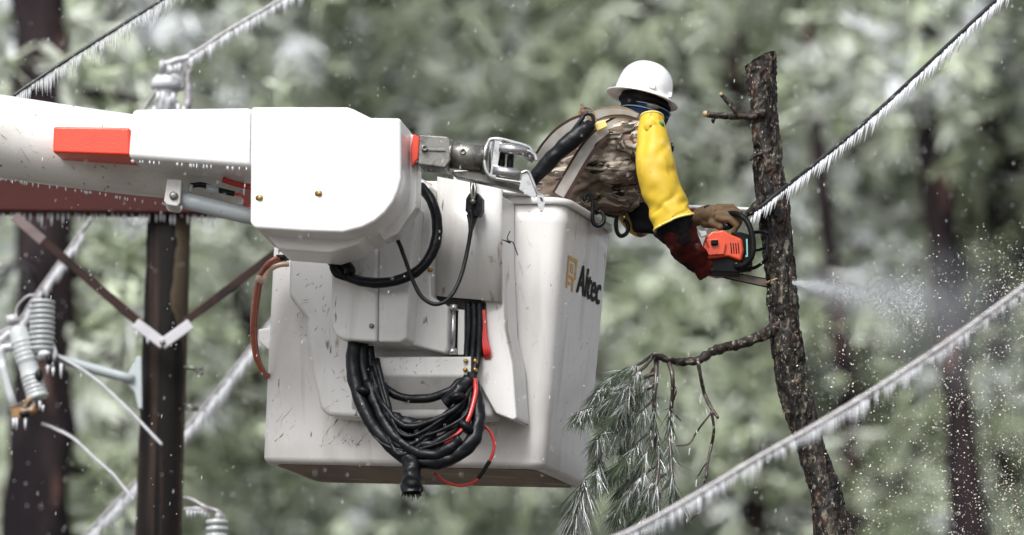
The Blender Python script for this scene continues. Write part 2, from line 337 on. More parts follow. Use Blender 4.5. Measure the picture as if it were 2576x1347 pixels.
# ------------------------------------------------------------------ aerial lift: bucket
lift = thing('bucket_lift', P(1009, 560, 19.6), 'white articulated lift boom with work bucket holding the leaning worker', 'bucket lift')
Wb, Db, Hb = 1.295, .65, 1.115; roll = R(4.0)
ex0, ey, Z = BP.ex, -BP.n, Vector((0, 0, 1))
bx = ex0 * math.cos(roll) - Z * math.sin(roll); bz = Z * math.cos(roll) + ex0 * math.sin(roll)
A0 = BP.a
def bpos(u, v, h, grow=0):
    """bucket space: u 0 (right) to -Wb (left), v depth, h down from the rim"""
    s = 1 - .042 * h / Hb; sv = 1 - .05 * h / Hb
    uc, vc = -Wb / 2, Db / 2
    return A0 + bx * (uc + (u - uc) * s + (grow if u > uc else -grow)) + ey * (vc + (v - vc) * sv + (grow if v > vc else -grow)) - bz * h
def rrect(w_, d_, r, n=8):
    out = []
    for cx, cy, a0 in ((w_ / 2 - r, d_ / 2 - r, 0), (-w_ / 2 + r, d_ / 2 - r, 90), (-w_ / 2 + r, -d_ / 2 + r, 180), (w_ / 2 - r, -d_ / 2 + r, 270)):
        for k in range(n + 1):
            a = R(a0 + 90 * k / n); out.append((cx + r * math.cos(a), cy + r * math.sin(a)))
    return out
def ringloft(levels, closed_ends=True, r=.062):
    """levels: (h, inset)"""
    V, F = [], []; n = None
    for h, ins in levels:
        rr = rrect(Wb - 2 * ins, Db - 2 * ins, max(.02, r - ins * .3)); n = len(rr)
        for a, b in rr:
            s = 1 - .042 * h / Hb; sv = 1 - .05 * h / Hb
            V.append(A0 + bx * (-Wb / 2 + a * s) + ey * (Db / 2 + b * sv) - bz * h)
    for i in range(len(levels) - 1):
        for k in range(n):
            a, b = i * n + k, i * n + (k + 1) % n; F.append((a, a + n, b + n, b))
    if closed_ends: F.append(tuple(range(len(V) - 1, len(V) - n - 1, -1)))
    return V, F
lv = [(.95, .025), (.02, .025), (.02, .0)] + [(h, 0) for h in (.1, .3, .5, .7, .9, 1.0)] + [(Hb - .03 + .03 * math.sin(R(a)), .03 * (1 - math.cos(R(a)))) for a in range(10, 91, 10)]
bk = obj('bucket', ringloft(lv), M_bucket, lift)
fl_ = rrect(Wb - .052, Db - .052, .06); Vf = [A0 + bx * (-Wb / 2 + a * .96) + ey * (Db / 2 + b * .955) - bz * .951 for a, b in fl_]
obj('bucket_floor', (Vf, [tuple(range(len(Vf)))]), M_bucket, bk, smooth=False)
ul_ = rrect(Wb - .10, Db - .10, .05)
obj('underside_panel', slab([A0 + bx * (-Wb / 2 + a * .958) + ey * (Db / 2 + b * .95) - bz * (Hb + .003) for a, b in ul_], bz * .002), M_under, bk, smooth=False)  # dirt sheet whose dark colour also paints the bottom's shade
obj('rim', ringloft([(.024, -.001), (.024, -.012), (.021, -.016), (.0, -.016), (-.004, -.012), (-.004, .028), (.02, .030)], False, r=.08), M_bucket, bk)
# lettering and emblem on the right-hand face
def side(v, h, off=.002): return bpos(0, v, h) + bx * off
def text_mesh(body):
    cu = bpy.data.curves.new('txt', 'FONT'); cu.body = body; cu.size = 1; cu.offset = 0; cu.space_character = 1.0
    o = bpy.data.objects.new('txt', cu); C.objects.link(o); bpy.context.view_layer.update()
    me = bpy.data.meshes.new_from_object(o.evaluated_get(bpy.context.evaluated_depsgraph_get()))
    V = [v.co.copy() for v in me.vertices]; F = [tuple(p.vertices) for p in me.polygons]
    bpy.data.objects.remove(o); bpy.data.meshes.remove(me); return V, F
TV, TF = text_mesh('Altec')
x0, x1 = min(v.x for v in TV), max(v.x for v in TV); y1 = max(v.y for v in TV); y0 = min(v.y for v in TV)
obj('lettering', merge(*[([side(.240 + dx + (v.x - x0) / (x1 - x0) * .305 + .02 * (v.y - y0), .345 + dy - (v.y - y0) / (y1 - y0) * .120, .0018 + k * .0002) for v in TV], TF) for k, (dx, dy) in enumerate(((0, 0), (.007, 0), (.014, 0), (.004, .004), (.010, -.003)))]), M_letter, bk, smooth=False)
em = []
def q4(a, b, c, d): # v0,h0,v1,h1 quad on the face
    em.append(([side(a, b), side(c, b), side(c, d), side(a, d)], [(0, 1, 2, 3)]))
e0, e1, t0 = .105, .225, .215
q4(e0, t0, e1, t0 + .016); q4(e0, t0 + .016, e0 + .020, t0 + .135); q4(e1 - .020, t0 + .016, e1, t0 + .085)
q4(e0 + .020, t0 + .078, e1 - .020, t0 + .092); q4(e0 + .04, t0 + .028, e1 - .04, t0 + .040); q4(e0 + .04, t0 + .040, e0 + .052, t0 + .066); q4(e1 - .052, t0 + .040, e1 - .04, t0 + .066)
q4(e0 + .052, t0 + .056, e1 - .052, t0 + .066); q4(e0 + .020, t0 + .105, e0 + .06, t0 + .118); q4(e1 - .045, t0 + .092, e1 - .025, t0 + .14)
obj('emblem', merge(*em), M_gold, bk, smooth=False)

# mounting bracket moulded on the front of the bucket
brk = obj('bracket_plate', pslab(BP, [(727, 628), (724, 746), (770, 805), (771, 869), (803, 1030), (826, 1047), (960, 1055), (1240, 1052), (1240, 628)], .13, .125), M_brkt, lift, bevel=.022)
obj('side_flange', pslab(BP, [(1085, 470), (1262, 492), (1262, 640), (1266, 740), (1270, 830), (1289, 915), (1299, 1052), (1291, 1058), (1247, 1041), (1195, 948), (1195, 900), (1222, 892), (1220, 760), (1085, 742)], .17, .165), M_brkt, lift, bevel=.012)
# shelf channel with slanted underside
def loft2(a, b):
    n = len(a); V = list(a) + list(b); F = [(i, (i + 1) % n, (i + 1) % n + n, i + n) for i in range(n)] + [tuple(reversed(range(n))), tuple(range(n, 2 * n))]
    return V, F
def channel(x0, x1, yt, ym, yb, off, base):
    a = [BP(x0, yt, base), BP(x0, yt, off), BP(x0, ym, off), BP(x0, yb, base)]; b = [BP(x1, yt, base), BP(x1, yt, off), BP(x1, ym, off), BP(x1, yb, base)]
    return loft2(b, a)
obj('shelf_channel', channel(884, 1196, 898, 946, 1035, .24, .125), M_brkt, lift, bevel=.008)
# rotator housing
obj('rotator_housing', pslab(BP, [(832, 600), (832, 822), (842, 845), (862, 856), (946, 861), (950, 600)], .36, .235), M_brkt, lift, bevel=.014)
obj('rotator_side_panel', pslab(BP, [(952, 560), (950, 861), (1006, 862), (1022, 852), (1040, 600), (1046, 520), (1000, 520)], .345, .22), M_brkt, lift, bevel=.010)
obj('rotator_back_panel', pslab(BP, [(1010, 440), (1007, 861), (1120, 890), (1126, 872), (1126, 770), (1083, 745), (1083, 470), (1046, 440)], .25, .11), M_brkt, lift, bevel=.010)
obj('elbow_plate', pslab(CP, [(1012, 330), (1052, 345), (1048, 520), (1000, 588), (965, 606), (930, 560)], -.20, .10), M_brkt, lift, bevel=.006)
# post: half round tube in front of the flange
def halfpost(x0, x1, ya0, ya1, yb0, yb1, off, bul, n=18):
    top, bot = [], []
    for k in range(n + 1):
        t = k / n; a = math.pi * t; b = off + bul * math.sin(a) ** .8
        top.append(BP(x0 + (x1 - x0) * (1 - math.cos(a)) / 2, ya0 + (ya1 - ya0) * t, b)); bot.append(BP(x0 - 8 + (x1 - x0 + 8) * (1 - math.cos(a)) / 2, yb0 + (yb1 - yb0) * t, b))
    for L_, ys in ((top, (ya0, ya1)), (bot, (yb0, yb1))):
        pass
    a = top + [BP(x1, ya1, off - .12), BP(x0, ya0, off - .12)]; b = bot + [BP(x1, yb1, off - .12), BP(x0 - 8, yb0, off - .12)]
    return loft2(b, a)
pm = halfpost(1100, 1264, 444, 476, 742, 762, .166, .055)
obj('post', pm, M_brkt, lift)
obj('post_cap', pslab(BP, [(1140, 428), (1212, 430), (1285, 470), (1330, 490), (1140, 478)], .06, .08), M_brkt, lift, bevel=.006)
obj('rear_mounting_box', pslab(BP, [(1060, 455), (1100, 456), (1100, 600), (1060, 600)], .10, .09), M_brkt, lift, bevel=.004)
# cavity as a painted dark panel, with piston and hoses
obj('cavity_shade_panel', pslab(BP, [(1083, 741), (1130, 743), (1205, 752), (1222, 775), (1222, 897), (1124, 895), (1124, 800), (1085, 760)], .176, .01), M_dark, lift, smooth=False)  # flat dark sheet painting the shade inside the opening
obj('piston_rod', merge(tube([BP(1141, 775, .21), BP(1138, 885, .21)], .011, n=1), tube([BP(1141, 768, .21), BP(1141, 782, .21)], .019, n=1), tube([BP(1138, 878, .21), BP(1138, 893, .21)], .019, n=1)), M_bright, lift)
obj('inner_panel', pslab(BP, [(1152, 778), (1168, 780), (1168, 893), (1150, 893)], .20, .02), M_brkt, lift, bevel=.003)
for k, xx in enumerate((1178, 1192, 1206)):
    obj('black_hose', tube([BP(xx, 762, .19), BP(xx + 1, 830, .195), BP(xx - 4, 905, .20), BP(1188, 960, .25)], .013, rough=.12), M_black, lift)
for k in range(3):
    obj('red_hose', tube([BP(1212 + k * 3, 780, .185), BP(1215 + 4 * k, 850, .19), BP(1219 + 6 * k, 885, .19), BP(1222 + 4 * k, 902, .17)], .007), M_redhose, lift)
for (xx, yy) in ((1174, 910), (1198, 910), (1173, 932), (1197, 932)):
    c = BP(xx, yy, .235); obj('brass_bolt', lathe(c, BP.n, [(0, .009), (.018, .009), (.022, .006)], 10), M_brass, lift)
obj('zip_strap', pslab(BP, [(1185, 897), (1190, 897), (1191, 968), (1184, 968)], .262, .02), M_black, lift, smooth=False)
for (xx, yy, off) in ((1081, 468, .105), (1098, 482, .105), (1108, 520, .175), (1259, 613, .18), (936, 821, .365), (1083, 680, .255), (1258, 663, .18)):
    obj('bolt', lathe(BP(xx, yy, off - .004), BP.n, [(0, .010), (.010, .010), (.014, .006)], 10), M_brass if xx != 936 else M_steel, lift)

# hoses
def hose(name, pts, r, m, pl=BP, **k): return obj(name, tube([pl(*p) for p in pts], r, **k), m, lift)
hose('main_hose', [(1058, 470, .33), (1085, 505, .36), (1100, 560, .38), (1092, 625, .40), (1055, 678, .42), (1000, 706, .43), (940, 712, .43), (885, 700, .42), (848, 672, .40), (822, 640, .36)], .0215, M_wrap, rough=.12, rs=26, seg=14)
obj('hose_knot', merge(tube([BP(870, 700, .43), BP(845, 690, .46), (BP(836, 670, .46)), BP(850, 655, .45), BP(870, 665, .44)], .012, rough=.2), tube([BP(820, 638, .40), BP(845, 650, .42), BP(872, 668, .42), BP(880, 690, .42)], .024, rough=.35, rs=40)), M_wrap, lift)
hose('thin_hose', [(968, 584, .45), (998, 602, .47), (1018, 650, .47), (1038, 705, .46), (1062, 748, .46), (1096, 766, .46), (1130, 750, .44), (1158, 700, .40), (1178, 620, .34), (1186, 560, .30), (1184, 530, .29)], [.009] + [.0085] * 9 + [.012], M_black, rough=.1)
obj('hose_connector', merge(pslab(BP, [(1172, 500), (1180, 487), (1200, 485), (1212, 500), (1212, 530), (1204, 545), (1180, 543), (1170, 530)], .29, .035), tube([BP(1190, 440, .25), BP(1188, 470, .27), BP(1190, 500, .275)], .010), tube([BP(1199, 540, .27), BP(1192, 560, .28), BP(1184, 585, .30)], .008), tube([BP(1178, 540, .27), BP(1182, 560, .28), BP(1184, 585, .30)], .008)), M_black, lift, bevel=.004)
obj('shackle', merge(tube([BP(1190, 455, .285), BP(1186, 480, .30), BP(1190, 505, .30), BP(1196, 480, .30), BP(1192, 455, .285)], .006), ell(BP(1190, 508, .30), .012)), M_steel, lift)
W3 = [(893, 862, .30), (888, 920, .33), (902, 990, .36), (935, 1065, .38), (985, 1125, .38), (1035, 1160, .38)]
hose('wrapped_hose', W3, [.031, .031, .030, .028, .028, .032], M_wrap, rough=.15, rs=24, seg=14)
hose('wrapped_hose', [(912, 862, .28), (915, 930, .31), (940, 1010, .34), (975, 1065, .36), (1020, 1105, .37), (1060, 1150, .37)], .026, M_wrap, rough=.18, rs=24)
hose('wrapped_hose', [(930, 875, .27), (938, 930, .29), (970, 978, .31), (1020, 1002, .32), (1080, 1002, .32), (1130, 985, .31), (1158, 962, .28), (1188, 962, .26)], .018, M_wrap, rough=.15, rs=26)
hose('wrapped_hose', [(925, 900, .28), (935, 980, .31), (965, 1040, .34), (1020, 1068, .36), (1085, 1072, .36), (1135, 1050, .35), (1165, 1010, .32), (1182, 965, .28)], [.022, .024, .029, .034, .034, .032, .030, .022], M_wrap, rough=.35, rs=30, seg=14)
hose('wrapped_hose', [(945, 1010, .33), (975, 1070, .36), (1020, 1110, .38), (1080, 1120, .38), (1130, 1095, .37), (1170, 1050, .34), (1188, 1000, .30), (1190, 960, .28)], .023, M_wrap, rough=.3, rs=26)
hose('wrapped_hose', [(1010, 1150, .37), (1060, 1165, .38), (1120, 1160, .38), (1170, 1130, .37), (1198, 1085, .34), (1202, 1020, .31), (1195, 965, .28)], [.026, .026, .027, .030, .030, .026, .02], M_wrap, rough=.3, rs=26, seg=14)
hose('wrapped_hose', [(925, 960, .35), (960, 1050, .38), (1000, 1105, .40), (1050, 1140, .40), (1110, 1140, .40), (1160, 1105, .39)], .022, M_wrap, rough=.35, rs=30)
hose('wrapped_hose', [(1120, 1015, .34), (1150, 990, .34), (1180, 955, .30)], .028, M_wrap, rough=.3, rs=30)
hose('red_hose', [(1195, 955, .30), (1196, 990, .33), (1180, 1050, .37), (1155, 1090, .385), (1118, 1114, .39)], .0095, M_redhose)
hose('red_hose', [(1212, 1070, .26), (1232, 1085, .26), (1243, 1120, .25), (1232, 1160, .25), (1200, 1208, .25), (1160, 1222, .25), (1120, 1212, .27), (1092, 1190, .30)], .0065, M_redhose)
hose('hose_sleeve', [(1232, 1160, .252), (1216, 1186, .252), (1203, 1204, .252)], .0085, M_black, rough=.2)
for k in range(7):
    a0_, a1_ = random.uniform(895, 990), random.uniform(1110, 1200); yb_ = random.uniform(1060, 1165); o_ = random.uniform(.385, .415)
    hose('thin_hose', [(a0_ - 10, 900 + random.uniform(0, 60), .33), (a0_ + 30, yb_ - 60, o_), ((a0_ + a1_) / 2 - 20, yb_ + random.uniform(-14, 6), o_ + .01), (a1_ - 20, yb_ - 45 - random.uniform(0, 30), o_ - .01), (1188, 975, .31)], random.choice((.006, .008, .012)), M_wrap, rough=.35, rs=50)
for (xx, yy, rx) in ((985, 1122, .040), (1172, 1075, .040), (915, 985, .036), (1080, 1085, .040), (1150, 1000, .036)):
    obj('tape_binding', ell(BP(xx, yy, .365), (rx, .045, .022), Matrix.Rotation(R(random.uniform(-50, 50)), 3, 'Y'), nu=16), M_wrap, lift)
rag = [tube([BP(1034, 1150, .39), BP(1036, 1190, .40), BP(1036, 1225, .40), BP(1037, 1240, .40)], [.037, .038, .041, .040], seg=18, rough=.35, rs=40)]
for k in range(90):
    a = random.uniform(-27, 27); y_ = random.uniform(1225, 1240)
    p = BP(1036 + a * .85, y_, .40 + random.uniform(-.02, .02)); rag.append(tube([p, p + Vector((random.uniform(-.01, .01), 0, -random.uniform(.012, .04)))], [.0035, .001], seg=4, n=1))
obj('frayed_wrap_end', merge(*rag), M_wrap, lift)
hose('orange_hose', [(726, 648, .10), (700, 650, .13), (675, 664, .15), (652, 700, .15), (641, 760, .14), (636, 830, .12), (642, 890, .08), (656, 928, .03), (672, 950, -.02)], .0115, M_orhose, rough=.08)
hose('orange_hose', [(720, 656, .08), (690, 662, .11), (662, 695, .12), (648, 760, .11), (642, 840, .09), (650, 900, .05), (664, 935, .01), (680, 948, -.04)], .0095, M_orhose, rough=.08)
hose('beige_hose', [(726, 664, .11), (700, 668, .13), (676, 682, .14), (658, 712, .15)], .0115, M_beige, rough=.2)
hose('hose_ferrule', [(696, 649, .132), (728, 648, .102)], .0135, M_black, rough=.05, n=2)
hose('hose_clip', [(655, 695, .152), (650, 712, .152)], .018, M_beige, rough=.2, n=2)
obj('side_lug', pslab(BP, [(648, 828), (700, 822), (700, 880), (672, 880), (650, 860)], -.10, .10), M_bucket, lift, bevel=.008)

# elbow and boom covers
obj('elbow_cover', pslab(CP, [(631, 269), (873, 269), (886, 273), (932, 296), (1008, 297), (1010, 448), (1003, 478), (990, 508), (970, 535), (945, 557), (912, 574), (862, 587), (760, 583), (640, 575), (629, 562)], 0, .42), M_white, lift, bevel=.028, seg=5)
obj('arm_cover', pslab(CP, [(331, 274), (634, 270), (634, 421), (320, 398)], -.006, .36), M_white, lift, bevel=.024, seg=5)
for (xx, yy) in ((655, 499), (804, 488)):
    obj('brass_bolt', lathe(CP(xx, yy, -.004), CP.n, [(0, .0125), (.006, .0125), (.012, .010), (.014, .004)], 12), M_brass, lift)
    obj('bolt_hole_shade', lathe(CP(xx - 5, yy, -.003), CP.n, [(0, .011), (.0045, .011)], 12), M_dark, lift)  # solid dark disc painting the shade of a hole
obj('cover_inner_box', pslab(CP, [(640, 300), (990, 310), (985, 520), (900, 615), (830, 638), (700, 628), (645, 560)], -.15, .25), M_white, lift, bevel=.01)
# boom tube
bt = [P(-420, 278, 19.80), P(-200, 312, 19.83), P(0, 344, 19.86), P(330, 389, 19.88), P(620, 420, 19.9)]
boom = obj('boom_tube', tube(bt, [.176, .174, .171, .164, .157], seg=56, n=6), M_boom, lift)
obj('boom_root_collar', tube([P(-420, 278, 19.80), P(-460, 272, 19.80)], .2, seg=40, n=1), M_boom, lift)
obj('red_marker_box', pslab(CP, [(134, 318), (326, 321), (326, 391), (132, 384)], -.012, .24), M_orange, lift, bevel=.010)
# hydraulic cylinder
bt_ = lambda x, y, d=19.68: P(x, y, d)
obj('cylinder', tube([bt_(448, 500), bt_(560, 528), bt_(660, 552)], .034, seg=24, n=2), M_cyl, lift)
cb = obj('cylinder_bracket', slab([bt_(420, 450, 19.62), bt_(458, 452, 19.62), bt_(453, 512, 19.62), bt_(446, 520, 19.62), bt_(420, 516, 19.62), bt_(412, 507, 19.62)], Vector((0, .14, 0))), M_brkt, lift, bevel=.006)
obj('pivot_bolt', lathe(bt_(437, 494, 19.625), (0, -1, 0), [(0, .017), (.012, .017), (.016, .01)], 14), M_steel, cb)
obj('cylinder_fitting', tube([bt_(478, 486), bt_(480, 466)], .010, n=1), M_cyl, lift); obj('hose_fitting', box(bt_(535, 478, 19.70), (.05, 0, -.01), (0, .03, 0), (0, 0, .03)), M_cyl, lift)
obj('hydraulic_line', tube([bt_(478, 468, 19.70), bt_(510, 466, 19.70), bt_(555, 480, 19.70), bt_(590, 488, 19.70)], .011, rough=.15), M_black, lift)
obj('red_hose', tube([bt_(585, 488, 19.70), bt_(608, 492, 19.70), bt_(622, 510, 19.70), bt_(632, 530, 19.70)], .0065), M_redhose, lift)
obj('red_hose', tube([bt_(560, 452, 19.72), bt_(590, 462, 19.72), bt_(640, 474, 19.72)], .012), M_redhose, lift)
# icy drops along covers and tube
def drops(name, spots, parent, r=.004, L=.014, m=None):
    ms = [tube([p, p + Vector((0, 0, -L * .5)), p + Vector((0, 0, -L * random.uniform(.8, 1.3)))], [r * .7, r, r * .4], seg=6, n=1) for p in spots]
    return obj(name, merge(*ms), m or M_ice, parent)
tsc = []
for k in range(34):
    x = random.uniform(0, 400); c = P(x, 344 + x * .136, 19.86); a = R(random.uniform(-5, 62)); l = random.uniform(.01, .05); da = random.gauss(0, .18); w_ = random.uniform(.0004, .0009)
    tsc.append(tube([c + Vector((l * t, -math.cos(a + da * t) * .1712, -math.sin(a + da * t) * .1712 - l * t * .14)) for t in (0, .5, 1)], [.0003, w_, .0003], seg=5, n=3))
prop(obj('tube_scuffs', merge(*tsc), M_scuff, boom), kind='stuff')
obj('tie_wire', merge(tube([BP(1262, 604, .178), BP(1276, 607, .185), BP(1290, 610, .18), BP(1298, 630, .16), BP(1302, 642, .14)], .0022, seg=6), tube([BP(1283, 582, .17), BP(1276, 600, .185), BP(1284, 612, .18), BP(1270, 606, .18)], .0022, seg=6)), M_black, lift)
obj('cover_joint', tube([CP(631, 284, .0), CP(630, 350, .0), CP(629, 408, .0)], .0012, seg=6, n=1), M_scuff, lift)
sp = []
for k in range(38):
    x = random.uniform(0, 415); yb = 344 + 104 + x * .155; sp.append(P(x, yb - 2 + random.uniform(-2, 2), 19.84))
for k in range(30):
    x = random.uniform(700, 900); sp.append(CP(x, 630 + random.uniform(-3, 3), -.40))
for k in range(26):
    x = random.uniform(330, 625); sp.append(CP(x, 402 + (x - 330) * .07, -.02))
for x in (1060, 1072, 1085, 1100, 1120, 1140): sp.append(P(x, 424, 19.55))
prop(drops('frozen_drops', sp, lift), kind='stuff')

# jib and rope guide at the tip
J = lambda x, y, d=19.55: P(x, y, d)
obj('red_collar', slab([J(1040, 336, 19.50), J(1056, 345, 19.50), J(1052, 400, 19.50), J(1036, 418, 19.50), J(1032, 380, 19.5)], Vector((0, .14, 0))), M_orange, lift, bevel=.006)
obj('jib_block', merge(slab([J(1054, 338, 19.49), J(1126, 343, 19.49), J(1134, 352, 19.49), J(1134, 404, 19.49), J(1120, 424, 19.49), J(1050, 415, 19.49)], Vector((0.02, .13, 0)))), M_steel, lift, bevel=.008)
obj('jib_rib', slab([J(1062, 372, 19.482), J(1120, 375, 19.482), J(1120, 381, 19.482), J(1062, 379, 19.482)], Vector((0, .012, 0))), M_steel, lift, bevel=.002)
obj('jib_tube', merge(tube([J(1126, 388), J(1226, 401)], .056, seg=28, n=1), tube([J(1128, 388), J(1136, 389)], .061, seg=28, n=1), tube([J(1216, 400), J(1224, 401)], .060, seg=28, n=1)), M_steel, lift)
for (xx, yy, dd) in ((1068, 375, 19.478), (1164, 384, 19.498)):
    b_ = obj('jib_bolt', lathe(J(xx, yy, dd + .01), (0, -1, 0), [(0, .013), (.02, .013), (.02, .006), (.012, .006)], 14), M_steel, lift)
fr = tube([J(1232, 352, 19.52), J(1222, 375, 19.5), J(1219, 405, 19.5), J(1224, 432, 19.5), J(1236, 446, 19.5), J(1260, 452, 19.5), J(1300, 458, 19.5), J(1326, 462, 19.5)], .008)
fr2 = tube([J(1232, 352, 19.52), J(1255, 350, 19.52), J(1290, 358, 19.52), J(1328, 370, 19.52), J(1342, 385, 19.52)], .008)
fr3 = slab([J(1245, 354, 19.49), J(1262, 356, 19.49), J(1248, 448, 19.49), J(1232, 444, 19.49)], Vector((0, .03, 0)))
fr4 = tube([J(1236, 352, 19.60), J(1236, 446, 19.60)], .010)
obj('roller_frame', merge(fr, fr2, fr3, fr4), M_bright, lift, bevel=.003)
obj('roller', tube([J(1256, 372, 19.50), J(1325, 382, 19.50)], .0215, seg=20, n=1), M_bright, lift)
obj('roller', tube([J(1240, 429, 19.50), J(1309, 440, 19.50)], .0225, seg=20, n=1), M_bright, lift)
obj('roller', tube([J(1262, 388, 19.54), J(1258, 432, 19.54)], .017, seg=16, n=1), M_black, lift)
obj('roller', tube([J(1285, 388, 19.54), J(1282, 432, 19.54)], .014, seg=16, n=1), M_black, lift)
obj('pulley_block', merge(lathe(J(1338, 394, 19.53), (1, 0, .3), [(-.018, .02), (-.010, .026), (0, .016), (.010, .026), (.018, .02)], 16), tube([J(1322, 381, 19.5), J(1334, 383, 19.5), J(1346, 392, 19.5), J(1350, 405, 19.5)], .009), tube([J(1318, 392, 19.53), J(1340, 408, 19.53)], .008)), M_bright, lift)
obj('guide_plate', merge(slab([J(1314, 440, 19.48), J(1330, 436, 19.48), J(1351, 480, 19.48), J(1347, 500, 19.48), J(1330, 492, 19.48), J(1306, 476, 19.48)], Vector((0, .008, 0))), tube([J(1312, 435, 19.475), J(1330, 434, 19.475), J(1352, 484, 19.47), J(1362, 490, 19.47)], .0055), slab([J(1352, 484, 19.465), J(1366, 489, 19.465), J(1372, 508, 19.465), J(1366, 530, 19.465), J(1360, 534, 19.465), J(1350, 506, 19.465)], Vector((0, .02, 0)))), M_bright, lift, bevel=.002)
obj('guide_slot_shade', slab([J(1357, 496, 19.463), J(1364, 498, 19.463), J(1367, 508, 19.463), J(1361, 506, 19.463)], Vector((0, .004, 0))), M_dark, lift, smooth=False)  # solid dark plate painting the shade of a slot
obj('jib_arm_base', slab([J(1135, 432, 19.56), J(1215, 428, 19.56), J(1322, 470, 19.56), J(1318, 484, 19.56), J(1262, 470, 19.56), J(1150, 446, 19.56)], Vector((0, .05, 0))), M_steel, lift, bevel=.004)

scuff, sc2 = [], []
def stroke(f, n, u0, u1, h0, h1, L, out):
    for k in range(n):
        u, h = random.uniform(u0, u1), random.uniform(h0, h1); a = random.gauss(1.05, .22); l = L * random.choice((.15, .25, .4, .7, 1.2)); w_ = random.choice((.0005, .0007, .0010, .0018))
        if noise.noise(Vector((u * 6, h * 6, 2))) < -.05: continue
        out.append(tube([f(u + math.cos(a) * l * t + .003 * math.sin(t * 5 + k), h - math.sin(a) * l * t) for t in (0, .35, .7, 1)], [.0003, w_, w_ * .7, .0003], seg=5, n=2))
fface = lambda u, h: bpos(u, 0, h)
stroke(fface, 70, -1.24, -.70, .84, 1.05, .075, scuff); stroke(fface, 60, -1.2, -.4, 1.0, 1.05, .014, scuff); stroke(fface, 26, -.25, -.07, .1, 1.0, .025, scuff)
stroke(lambda u, h: bpos(0, u, h), 22, .07, .58, .5, 1.03, .03, scuff)
prop(obj('scuffs', merge(*scuff), M_scuff, bk), kind='stuff')
pf_ = lambda off: (lambda u, h: BP(u, h, off))
def stroke_px(off, n, x0, x1, y0, y1, L):
    for k in range(n):
        x, y = random.uniform(x0, x1), random.uniform(y0, y1); a = random.gauss(1.1, .6); l = L * random.uniform(.3, 1.2); w_ = random.uniform(.0006, .0016)
        sc2.append(tube([BP(x + math.cos(a) * l * t + 1.5 * math.sin(t * 5 + k), y - math.sin(a) * l * t, off) for t in (0, .35, .7, 1)], [.0003, w_, w_ * .7, .0003], seg=5, n=2))
stroke_px(.13, 30, 740, 820, 690, 860, 12); stroke_px(.13, 16, 806, 880, 900, 1035, 16); stroke_px(.24, 14, 960, 1150, 905, 942, 12); stroke_px(.36, 10, 840, 940, 640, 850, 10); stroke_px(.17, 8, 1210, 1280, 700, 1000, 14)
prop(obj('scuffs', merge(*sc2), M_scuff, lift), kind='stuff')
zh = lambda pts: [(984 + a * .3054, 268 + b * .3054) for a, b in pts]
for pts, lb, dd in ((zh([(1600, 775), (1592, 745), (1620, 722), (1650, 742), (1662, 800), (1658, 880), (1662, 950), (1700, 985), (1745, 960), (1752, 905), (1725, 868), (1705, 872)]), 'black S hook hanging on the bucket rim, the one nearer the worker back', 20.27),
                    (zh([(1832, 880), (1845, 848), (1858, 900), (1852, 960), (1860, 1030), (1890, 1068), (1935, 1050), (1952, 1000), (1935, 950), (1915, 942)]), 'black S hook hanging at the far corner of the bucket rim', 20.48)):
    pp = [P(a, b, dd + .02 * k / 8) for k, (a, b) in enumerate(pts)]
    prop(obj('s_hook', tube(pp, .0088, seg=10), M_black, loc=pp[5]), lb, 'hook', 'black hooks on the bucket rim')

# ------------------------------------------------------------------ worker
man = thing('person', P(1500, 620, 20.35), 'worker in white hard hat, camouflage jacket and yellow sleeves, leaning out and holding a saw', 'person')
PM = lambda x, y, d: P(x, y, d + .10)
hip = PM(1330, 600, 20.36); hipz = hip.z
foot = A0 + bx * (-.62) + ey * .33 - bz * .945
chest = PM(1520, 400, 20.32); neck = PM(1612, 305, 20.24); head = PM(1626, 252, 20.22)
shN = PM(1628, 345, 20.06); elN = PM(1672, 520, 19.98); wrN = PM(1735, 615, 20.03); haN = PM(1768, 645, 20.10)
shF = PM(1590, 350, 20.46); elF = PM(1620, 560, 20.44); wrF = PM(1745, 552, 20.26); haF = PM(1785, 545, 20.20)
def fingers(palm, fdir, side_, curl, L=.085, r=.0105, thumb=None):
    """four curled fingers across side_ and a thumb"""
    pr = []
    nrm = curl.normalized()
    for k, (o_, l_) in enumerate(((-.032, .90), (-.011, 1.0), (.011, .95), (.032, .78))):
        b = palm + side_.normalized() * o_ + fdir.normalized() * .032
        l = L * l_; a = 0; p = b; d = fdir.normalized()
        for s_, bend in ((.42, 38), (.32, 62), (.26, 50)):
            a += R(bend); dd = d * math.cos(a) + nrm * math.sin(a); q = p + dd * l * s_
            pr.append(caps(p, r, q, r * .93, 10)); p = q
        pr.append(caps(palm + side_.normalized() * o_ * .9, r * 1.25, b, r, 10))
    if thumb:
        t0_, t1_, t2_ = thumb; pr += [caps(t0_, r * 1.35, t1_, r * 1.15, 10), caps(t1_, r * 1.15, t2_, r, 10)]
    return pr
gripF = PM(1858, 552, 20.17)
